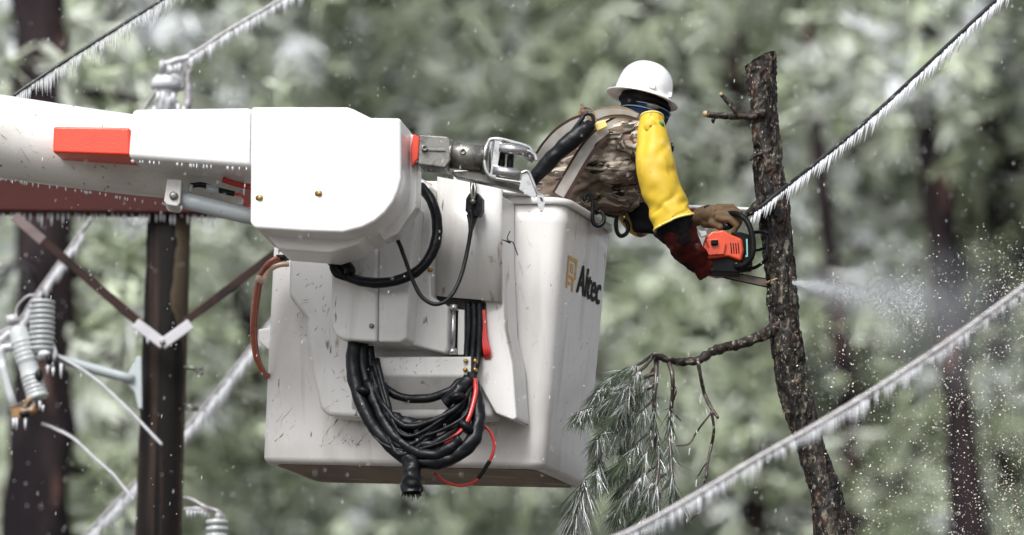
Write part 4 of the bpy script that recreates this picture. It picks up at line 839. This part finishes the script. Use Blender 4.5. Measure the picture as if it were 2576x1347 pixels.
# ------------------------------------------------------------------ wires
def wire(name, pl, d, r, lab, ic_len, ic_r, step, m=M_wire, slant=0, jit=.5, icm=M_rime, n=10, iceoff=0, gap=.0, fr=.25):
    q = [P(a, b, d[i] if isinstance(d, (list, tuple)) else d) for i, (a, b) in enumerate(pl)]; c_ = cr(q, n)
    t = thing(name, q[len(q) // 2], lab, 'power line', 'ice covered power lines')
    obj('conductor', tube(c_, r, seg=10, n=1), m, t)
    ms = []; L = sum((c_[i + 1] - c_[i]).length for i in range(len(c_) - 1)); s = 0; i = 0; acc = 0; pos = 0
    while pos < L - .02:
        while i < len(c_) - 2 and acc + (c_[i + 1] - c_[i]).length < pos: acc += (c_[i + 1] - c_[i]).length; i += 1
        p = c_[i].lerp(c_[i + 1], (pos - acc) / (c_[i + 1] - c_[i]).length)
        k = 1 - jit + jit * (.5 + .5 * noise.noise(p * 9)) + random.uniform(-.3, .3) * jit
        l = ic_len * max(.12, k) * random.choice((.45, .8, 1, 1, 1.15))
        if noise.noise(p * 4 + Vector((3, 3, 3))) > -.55 + gap:
            a = p + Vector((0, random.uniform(-.3, .3) * r, -r * .7 - iceoff)); e = a + Vector((-slant * l + random.uniform(-.05, .05) * l, 0, -l))
            ms.append(tube([a, a.lerp(e, .45), e], [ic_r * random.uniform(.9, 1.25), ic_r * random.uniform(.75, 1.15), ic_r * fr], seg=6, n=1))
        pos += step * random.uniform(.7, 1.3)
    prop(obj('icicles', merge(*ms), icm, t), kind='stuff')
    return t
wire('power_line', [(-60, 308), (40, 237), (165, 153), (290, 74), (420, -8), (520, -70)], 20.9, .0082, 'upper left wire thick with hanging icicles, above the boom', .098, .0036, .0105, iceoff=.002, icm=M_ice)
wire('power_line', [(478, 141), (560, 86), (644, 36), (720, -8), (800, -54)], 22.6, .010, 'iced wire running up from the insulator on the pole top', .085, .0058, .0165, m=M_wireice, gap=.1, iceoff=.003)
wire('power_line', [(1893, 534), (1918, 518), (1975, 472), (2060, 405), (2210, 278), (2400, 100), (2512, -5), (2580, -70)], [20.20, 20.17, 20.12, 20.0, 19.9, 19.7, 19.6, 19.5], .0092, 'dark wire with slanted icicles rising from the stem to the top right', .088, .0040, .0125, slant=.24, icm=M_rime, iceoff=.002, jit=.35)
wire('power_line', [(1500, 1372), (1600, 1330), (1740, 1252), (1890, 1162), (2050, 1072), (2210, 975), (2400, 850), (2576, 722), (2680, 640)], 17.2, .0105, 'out of focus pale wire with icicles crossing the lower right in front', .078, .0045, .0150, m=M_wireice, icm=M_rime, iceoff=.002)
wire('power_line', [(150, 1420), (215, 1347), (330, 1225), (470, 1075), (640, 865), (760, 700)], 24.2, .012, 'wire with thick white ice fringe behind the lower pole and bucket', .10, .007, .010, m=M_wireice, icm=M_rime, jit=.25)
wire('power_line', [(330, 430), (245, 530), (165, 640), (90, 745), (40, 815), (-60, 870)], 23.6, .011, 'wire with thick white ice fringe behind the cutout at far left', .085, .007, .011, m=M_wireice, icm=M_rime, jit=.25)

# ------------------------------------------------------------------ utility pole
Q = 23.0; S = Q / 20 * PXM
pb = P(398, 1347, Q); slope = (P(425, 540, Q).x - pb.x) / (P(425, 540, Q).z - pb.z)
base = Vector((pb.x - slope * pb.z, Q, 0)); topz = P(430, 300, Q).z
pole = thing('utility_pole', base, 'dark wooden utility pole with red brown crossarm behind the boom', 'utility pole')
zz = [k / 20 * topz for k in range(21)]
obj('pole_shaft', tube([Vector((base.x + slope * z, Q, z)) for z in zz], [.118 - .0025 * z for z in zz], seg=40, n=4, rough=.05, rs=9), M_pole, pole)
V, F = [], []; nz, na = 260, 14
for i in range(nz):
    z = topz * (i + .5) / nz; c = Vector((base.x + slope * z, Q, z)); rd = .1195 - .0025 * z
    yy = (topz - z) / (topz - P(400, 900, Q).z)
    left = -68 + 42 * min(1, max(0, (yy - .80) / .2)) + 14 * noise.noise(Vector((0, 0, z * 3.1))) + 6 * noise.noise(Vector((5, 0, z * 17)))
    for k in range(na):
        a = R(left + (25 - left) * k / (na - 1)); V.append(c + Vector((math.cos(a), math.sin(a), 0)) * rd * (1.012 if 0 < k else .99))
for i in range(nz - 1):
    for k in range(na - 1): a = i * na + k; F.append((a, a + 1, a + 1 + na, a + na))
obj('lit_bare_wood_strip', (V, F), M_polew, pole)  # stripped wood shell; lighter colour also paints the pole's lit side
ca = obj('crossarm', slab([P(-160, 445, Q - .16), P(-160, 529, Q - .16), P(660, 538, Q - .16), P(660, 460, Q - .16), P(200, 450, Q - .16)][::-1], Vector((0, .12, 0))), M_arm, pole, bevel=.010)
obj('crossarm_ice', tube([P(-160, 452, Q - .12), P(0, 452, Q - .12), P(200, 455, Q - .12), P(600, 464, Q - .12)], .016, seg=10, rough=.3, rs=12), M_rime, ca)
for k in range(44):
    x = -30 + k * 13.5 + random.uniform(-5, 5); l = random.uniform(.02, .075); p = P(x, 529 + (x + 160) * .011, Q - .12)
    obj('icicle', tube([p + Vector((0, 0, .004)), p + Vector((0, 0, -l * .5)), p + Vector((0, 0, -l))], [.0065, .0055, .0025], seg=7, n=1), M_rime, ca)
def bar(a, b, wpx, d, th=.02):
    A, B = P(*a, d), P(*b, d); t = (B - A).normalized(); s_ = Vector((-t.z, 0, t.x)) * wpx * S / 2
    return slab([A - s_, A + s_, B + s_, B - s_], Vector((0, th, 0)))
obj('brace', bar((38, 545), (358, 818), 22, Q - .20), M_brace, pole, bevel=.003)
obj('brace', bar((462, 812), (760, 585), 20, Q - .20), M_brace, pole, bevel=.003)
obj('brace_end', bar((36, 544), (108, 606), 25, Q - .205, .008), M_bend, pole, bevel=.002)
vp = obj('brace_plate', merge(bar((340, 812), (412, 866), 27, Q - .225, .018), bar((406, 867), (480, 814), 27, Q - .226, .018)), M_plate, pole, bevel=.004)
obj('plate_bolt', lathe(P(409, 862, Q - .225), (0, -1, 0), [(0, .014), (.01, .014), (.014, .008)], 10), M_steel, vp)
for (a, b, l) in ((345, 825, .055), (476, 825, .03), (372, 850, .03)):
    p = P(a, b, Q - .215); obj('icicle', tube([p, p + Vector((0, 0, -l * .5)), p + Vector((0, 0, -l))], [.008, .007, .003], seg=7, n=1), M_rime, vp)
# pole top insulator
ins = thing('pin_insulator', P(425, 300, 22.75), 'white ice capped insulator on the pole top above the boom', 'insulator')
T = lambda x, y, d=22.7: P(x, y, d)
obj('insulator_cap', lathe(T(423, 224, 22.76), (0, 0, 1), [(-.006, .060), (.0, .079), (.022, .080), (.045, .074), (.060, .060), (.068, .040), (.071, .002)], 30), M_rime, ins)
obj('insulator_body', lathe(T(418, 222, 22.76), (0, 0, -1), [(0, .05), (.03, .055), (.05, .045), (.07, .062), (.09, .05), (.12, .065), (.135, .04), (.2, .03)], 24), M_porc, ins)
obj('wire_clamp', merge(tube([T(412, 163), T(428, 158), T(445, 152), T(470, 146), T(492, 132)], [.018, .014, .017, .014, .017], seg=12), lathe(T(408, 168), (1, 0, -.1), [(-.012, .03), (0, .034), (.014, .02)], 14), tube([T(425, 160), T(424, 190)], .012, n=1)), M_plate, ins)
obj('tie_wire', merge(tube([T(470, 148), T(472, 190), T(474, 240), T(470, 285)], [.010, .012, .016, .02], seg=10, rough=.4, rs=40), tube([T(484, 145), T(480, 175), T(470, 200), T(476, 215)], .010, rough=.3), tube([T(462, 148), T(464, 180), T(458, 225)], .008, rough=.3)), M_wireice, ins)
obj('support_strut', tube([T(395, 226), T(378, 250), T(362, 276), T(350, 296)], .009, seg=8, rough=.2), M_wireice, ins)
obj('support_strut', tube([T(430, 246), T(420, 270), T(412, 292)], .012, seg=8, rough=.3, rs=60), M_rime, ins)
for (a, b, l) in ((430, 168, .035), (442, 164, .04), (452, 160, .045), (410, 232, .06), (398, 232, .05), (436, 235, .05), (448, 262, .06), (462, 268, .06), (388, 268, .05)):
    p = T(a, b, 22.66); obj('icicle', tube([p, p + Vector((0, 0, -l * .5)), p + Vector((0, 0, -l))], [.009, .009, .004], seg=7, n=1), M_rime, ins)
# side bracket arm
obj('bracket_arm', tube([P(150, 902, 22.75), P(240, 930, 22.78), P(335, 955, 22.8)], [.018, .024, .022], seg=16, n=3), M_cyl, pole)
obj('bracket_foot', slab([P(322, 940, 22.8), P(338, 912, 22.8), P(343, 897, 22.8), P(356, 897, 22.8), P(358, 1028, 22.8), P(348, 1030, 22.8), P(338, 985, 22.8), P(322, 970, 22.8)], Vector((0.0, .05, 0))), M_cyl, pole, bevel=.006)
obj('through_bolt', merge(tube([P(462, 924, 22.95), P(512, 930, 22.95)], .009, n=1), tube([P(497, 930, 22.94), P(497, 940, 22.94)], .006, n=1), tube([P(508, 932, 22.94), P(508, 944, 22.94)], .006, n=1)), M_steel, pole)
obj('through_bolt', merge(tube([P(462, 1018, 22.95), P(500, 1031, 22.95)], .009, n=1), tube([P(462, 1030, 22.95), P(498, 1032, 22.95)], .006, n=1)), M_steel, pole)
# fuse cutout
cut = thing('fuse_cutout', P(110, 890, 22.7), 'grey ribbed porcelain fuse cutout at the left end of the bracket arm', 'fuse cutout')
K = lambda x, y, d=22.68: P(x, y, d)
prof = []
for k in range(10):
    h = k * 13 * S; prof += [(h, .040), (h + 3 * S, .060), (h + 8 * S, .060), (h + 9 * S, .040)]
prof += [(10 * 13 * S, .045), (10 * 13 * S + .01, .030)]
obj('ribbed_insulator', lathe(K(106, 756), (0.01, 0, -1), prof, 26), M_porc, cut)
obj('insulator_hanger', merge(tube([K(80, 760), K(82, 800), K(84, 850), K(90, 888)], .014, rough=.1), ell(K(112, 892, 22.64), (.03, .03, .02)), tube([K(92, 900), K(125, 900), K(128, 925)], .014), tube([K(132, 870), K(138, 890), K(132, 905)], .012)), M_rime, cut)
obj('hanger_bolt', merge(ell(K(124, 905, 22.62), (.018, .02, .028)), ell(K(98, 945, 22.64), (.02, .02, .03))), M_black, cut)
d_ = (K(96, 1005) - K(42, 822)).normalized(); Lc = (K(96, 1005) - K(42, 822)).length
pf = [(0, .036), (.02, .045), (.06, .047)]
for k in range(5): h = .07 + k * .022; pf += [(h, .048), (h + .008, .052), (h + .014, .047)]
pf += [(.19, .046), (.23, .046)]
for k in range(5): h = .235 + k * .020; pf += [(h, .048), (h + .008, .053), (h + .013, .047)]
pf += [(.335, .050), (Lc - .01, .055), (Lc, .045)]
obj('fuse_insulator', lathe(K(42, 822), d_, pf, 24), M_porc, cut)
obj('upper_contact', merge(box(K(32, 805, 22.66), (.05, 0, .01), (0, .05, 0), (-.01, 0, .04)), tube([K(0, 860), K(20, 842), K(40, 830)], .018), tube([K(30, 872), K(6, 880), K(2, 905)], .022, rough=.2)), M_plate, cut)
obj('fuse_tube', tube([K(2, 905, 22.66), K(16, 960, 22.66), K(36, 1030, 22.66)], .020, seg=16, n=2), M_porc, cut)
obj('lower_hinge', merge(slab([K(24, 1024, 22.63), K(50, 1012, 22.63), K(78, 998, 22.63), K(82, 1008, 22.63), K(60, 1030, 22.63), K(50, 1052, 22.63), K(30, 1050, 22.63)], Vector((0, .06, 0))), tube([K(52, 1036, 22.6), K(78, 1034, 22.6), K(92, 1018, 22.6)], .02, rough=.3)), M_rust, cut, bevel=.005)
obj('hinge_block', merge(ell(K(88, 1018, 22.62), (.035, .03, .025)), ell(K(62, 1042, 22.60), (.026, .02, .02))), M_black, cut)
for (a, b, l) in ((34, 1052, .05), (42, 1052, .055), (64, 1052, .055), (100, 1010, .04), (108, 1020, .03), (154, 915, .07), (120, 920, .04), (134, 925, .04)):
    p = K(a, b, 22.6); obj('icicle', tube([p, p + Vector((0, 0, -l * .5)), p + Vector((0, 0, -l))], [.007, .006, .003], seg=7, n=1), M_rime, cut)
obj('lead_loop', tube([K(40, 800, 22.7), K(45, 770, 22.7), K(70, 745, 22.7), K(92, 745, 22.7), K(100, 756, 22.7)], .006, seg=8), M_wireice, cut)
for pl, lb in (([(136, 888), (190, 918), (250, 960), (320, 1025), (370, 1078), (408, 1118)], 'iced jumper wire sloping from the cutout across the pole'),
               ([(104, 1064), (140, 1078), (185, 1102), (240, 1152), (285, 1192), (312, 1225), (338, 1256)], 'wavy iced jumper wire from the fuse hinge to the pole foot')):
    q = [P(a, b, 22.72) for a, b in pl]
    j = thing('jumper_wire', q[0], lb, 'wire', 'iced jumper wires on the pole')
    obj('conductor', tube(q, .0065, seg=8), M_wireice, j); obj('ice_sheath', tube([p + Vector((0, -.006, -.006)) for p in q], .006, seg=8, rough=.3, rs=30), M_rime, j)
li = thing('line_insulator', P(548, 1347, 22.8), 'small grey ribbed insulator at the bottom edge right of the pole', 'insulator')
prof = []
for k in range(6): h = k * 17 * S; prof += [(h, .030), (h + 3 * S, .052), (h + 11 * S, .052), (h + 13 * S, .030)]
obj('ribbed_insulator', lathe(P(546, 1308, 22.8), (0, 0, -1), prof, 24), M_porc, li)
obj('lead_wires', merge(tube([P(462, 1252, 22.85), P(485, 1258, 22.85), P(515, 1275, 22.83), P(545, 1285, 22.8), P(562, 1300, 22.8), P(562, 1310, 22.8)], .008), tube([P(462, 1282, 22.85), P(500, 1280, 22.85), P(540, 1288, 22.82)], .009), ell(P(550, 1300, 22.78), (.018, .018, .02))), M_wireice, li)
for k in range(7):
    x = 472 + k * 9; p = P(x, 1284, 22.84); l = random.uniform(.02, .04); obj('icicle', tube([p, p + Vector((0, 0, -l))], [.006, .003], seg=6, n=1), M_rime, li)

# ------------------------------------------------------------------ things in the air
ms = []
for k in range(2600):
    d = random.uniform(16.5, 27); p = P(random.uniform(-50, 2620), random.uniform(-40, 1390), d); f = random.uniform(.5, 1.2) * d / 20
    L = random.choice((.003, .004, .004, .006, .009)) * f
    ms.append(ell(p, (.0014 * f, .0014 * f, L), Matrix.Rotation(R(6), 3, 'Y'), nu=5, nv=3))
prop(obj('sleet', merge(*ms), M_sleet), 'fine falling sleet all through the air', 'sleet', kind='stuff')
ms = []
for k in range(11500):
    x = random.uniform(2000, 2610); t = (x - 2000) / 600; up = 705 - 190 * t; y = random.uniform(up, 1400)
    lim = 760 + 1500 * t                       # the spray falls away from the cut
    pr = min(1, .10 + .45 * t + .25 * t * (y - up) / 800) * (1 if y < lim else math.exp(-(y - lim) / 160))
    pr *= min(1, max(.25, (y - up) / 150)) * (.55 + .9 * (.5 + noise.noise(Vector((x / 130, y / 130, 1)))))
    if random.random() > pr: continue
    d = 20.25 + random.gauss(0, .35) * (0.2 + t * 1.6); s_ = random.choice((.0009, .0010, .0012, .0014, .0017, .0024)) * random.uniform(.8, 1.5)
    p = P(x, y, d); ms.append(ell(p, (s_, s_ * .7, s_ * random.uniform(.6, 1.9)), Matrix.Rotation(random.uniform(0, 3), 3, 'Y'), nu=5, nv=3))
prop(obj('sawdust', merge(*ms), M_dust), 'pale sawdust specks spraying from the cut out to the lower right', 'sawdust', kind='stuff')
ms = []
for k in range(5200):
    t = random.random() ** 1.2; x = 1993 + 330 * t; y = 711 + 62 * t + random.gauss(0, 1) * (3 + 34 * t)
    s_ = random.uniform(.0004, .0009) * (1 + .6 * t); ms.append(ell(P(x, y, 20.25 + random.gauss(0, .02 + .08 * t)), (s_ * 2.2, s_, s_), Matrix.Rotation(R(12 + random.gauss(0, 12)), 3, 'Y'), nu=4, nv=3))
prop(obj('cutting_spray', merge(*ms), M_sleet), 'fine white spray streaming from the fresh cut', 'sawdust', kind='stuff')
def vmat(name, dens, col, sc, rad):
    m = bpy.data.materials.new(name); m.use_nodes = True; t = m.node_tree; N = t.nodes; L = t.links; N.remove(N['Principled BSDF'])
    v = N.new('ShaderNodeVolumePrincipled'); v.inputs['Color'].default_value = (*col, 1); tc = N.new('ShaderNodeTexCoord'); n = N.new('ShaderNodeTexNoise'); n.inputs['Scale'].default_value = sc; n.inputs['Detail'].default_value = 4
    mp = N.new('ShaderNodeMapping'); mp.inputs['Scale'].default_value = [1 / q for q in rad]; gr_ = N.new('ShaderNodeTexGradient'); gr_.gradient_type = 'SPHERICAL'
    L.new(tc.outputs['Object'], mp.inputs[0]); L.new(mp.outputs[0], gr_.inputs[0])
    r_ = N.new('ShaderNodeMapRange'); r_.inputs[1].default_value = .38; r_.inputs[2].default_value = .75; r_.inputs[3].default_value = .15 * dens; r_.inputs[4].default_value = dens
    ml = N.new('ShaderNodeMath'); ml.operation = 'MULTIPLY'
    L.new(tc.outputs['Object'], n.inputs[0]); L.new(n.outputs[0], r_.inputs[0]); L.new(r_.outputs[0], ml.inputs[0]); L.new(gr_.outputs[1], ml.inputs[1])
    L.new(ml.outputs[0], v.inputs['Density']); L.new(v.outputs[0], N['Material Output'].inputs['Volume']); return m
def puff(name, x, y, d, rad, rot, dens, sc, lab):
    c = P(x, y, d); V, F = ell((0, 0, 0), rad, nu=28, nv=16); o = obj(name, ([v + c for v in V], F), vmat(name + '_air', dens, (.92, .96, 1.0), sc, rad), loc=c); o.rotation_euler = (0, R(rot), 0)
    prop(o, lab, 'sawdust', kind='stuff')
puff('sawdust_jet', 2060, 727, 20.28, (.180, .042, .042), 12, 75, 12, 'white jet of fine sawdust leaving the back of the cut')
puff('sawdust_plume', 2190, 745, 20.3, (.40, .13, .13), 8, 14, 7, 'whitish plume of fine sawdust spreading right of the jet')
puff('sawdust_cloud', 2370, 800, 20.3, (.50, .25, .36), 20, 2.6, 4, 'thin drifting cloud of fine sawdust behind the lower right wire')
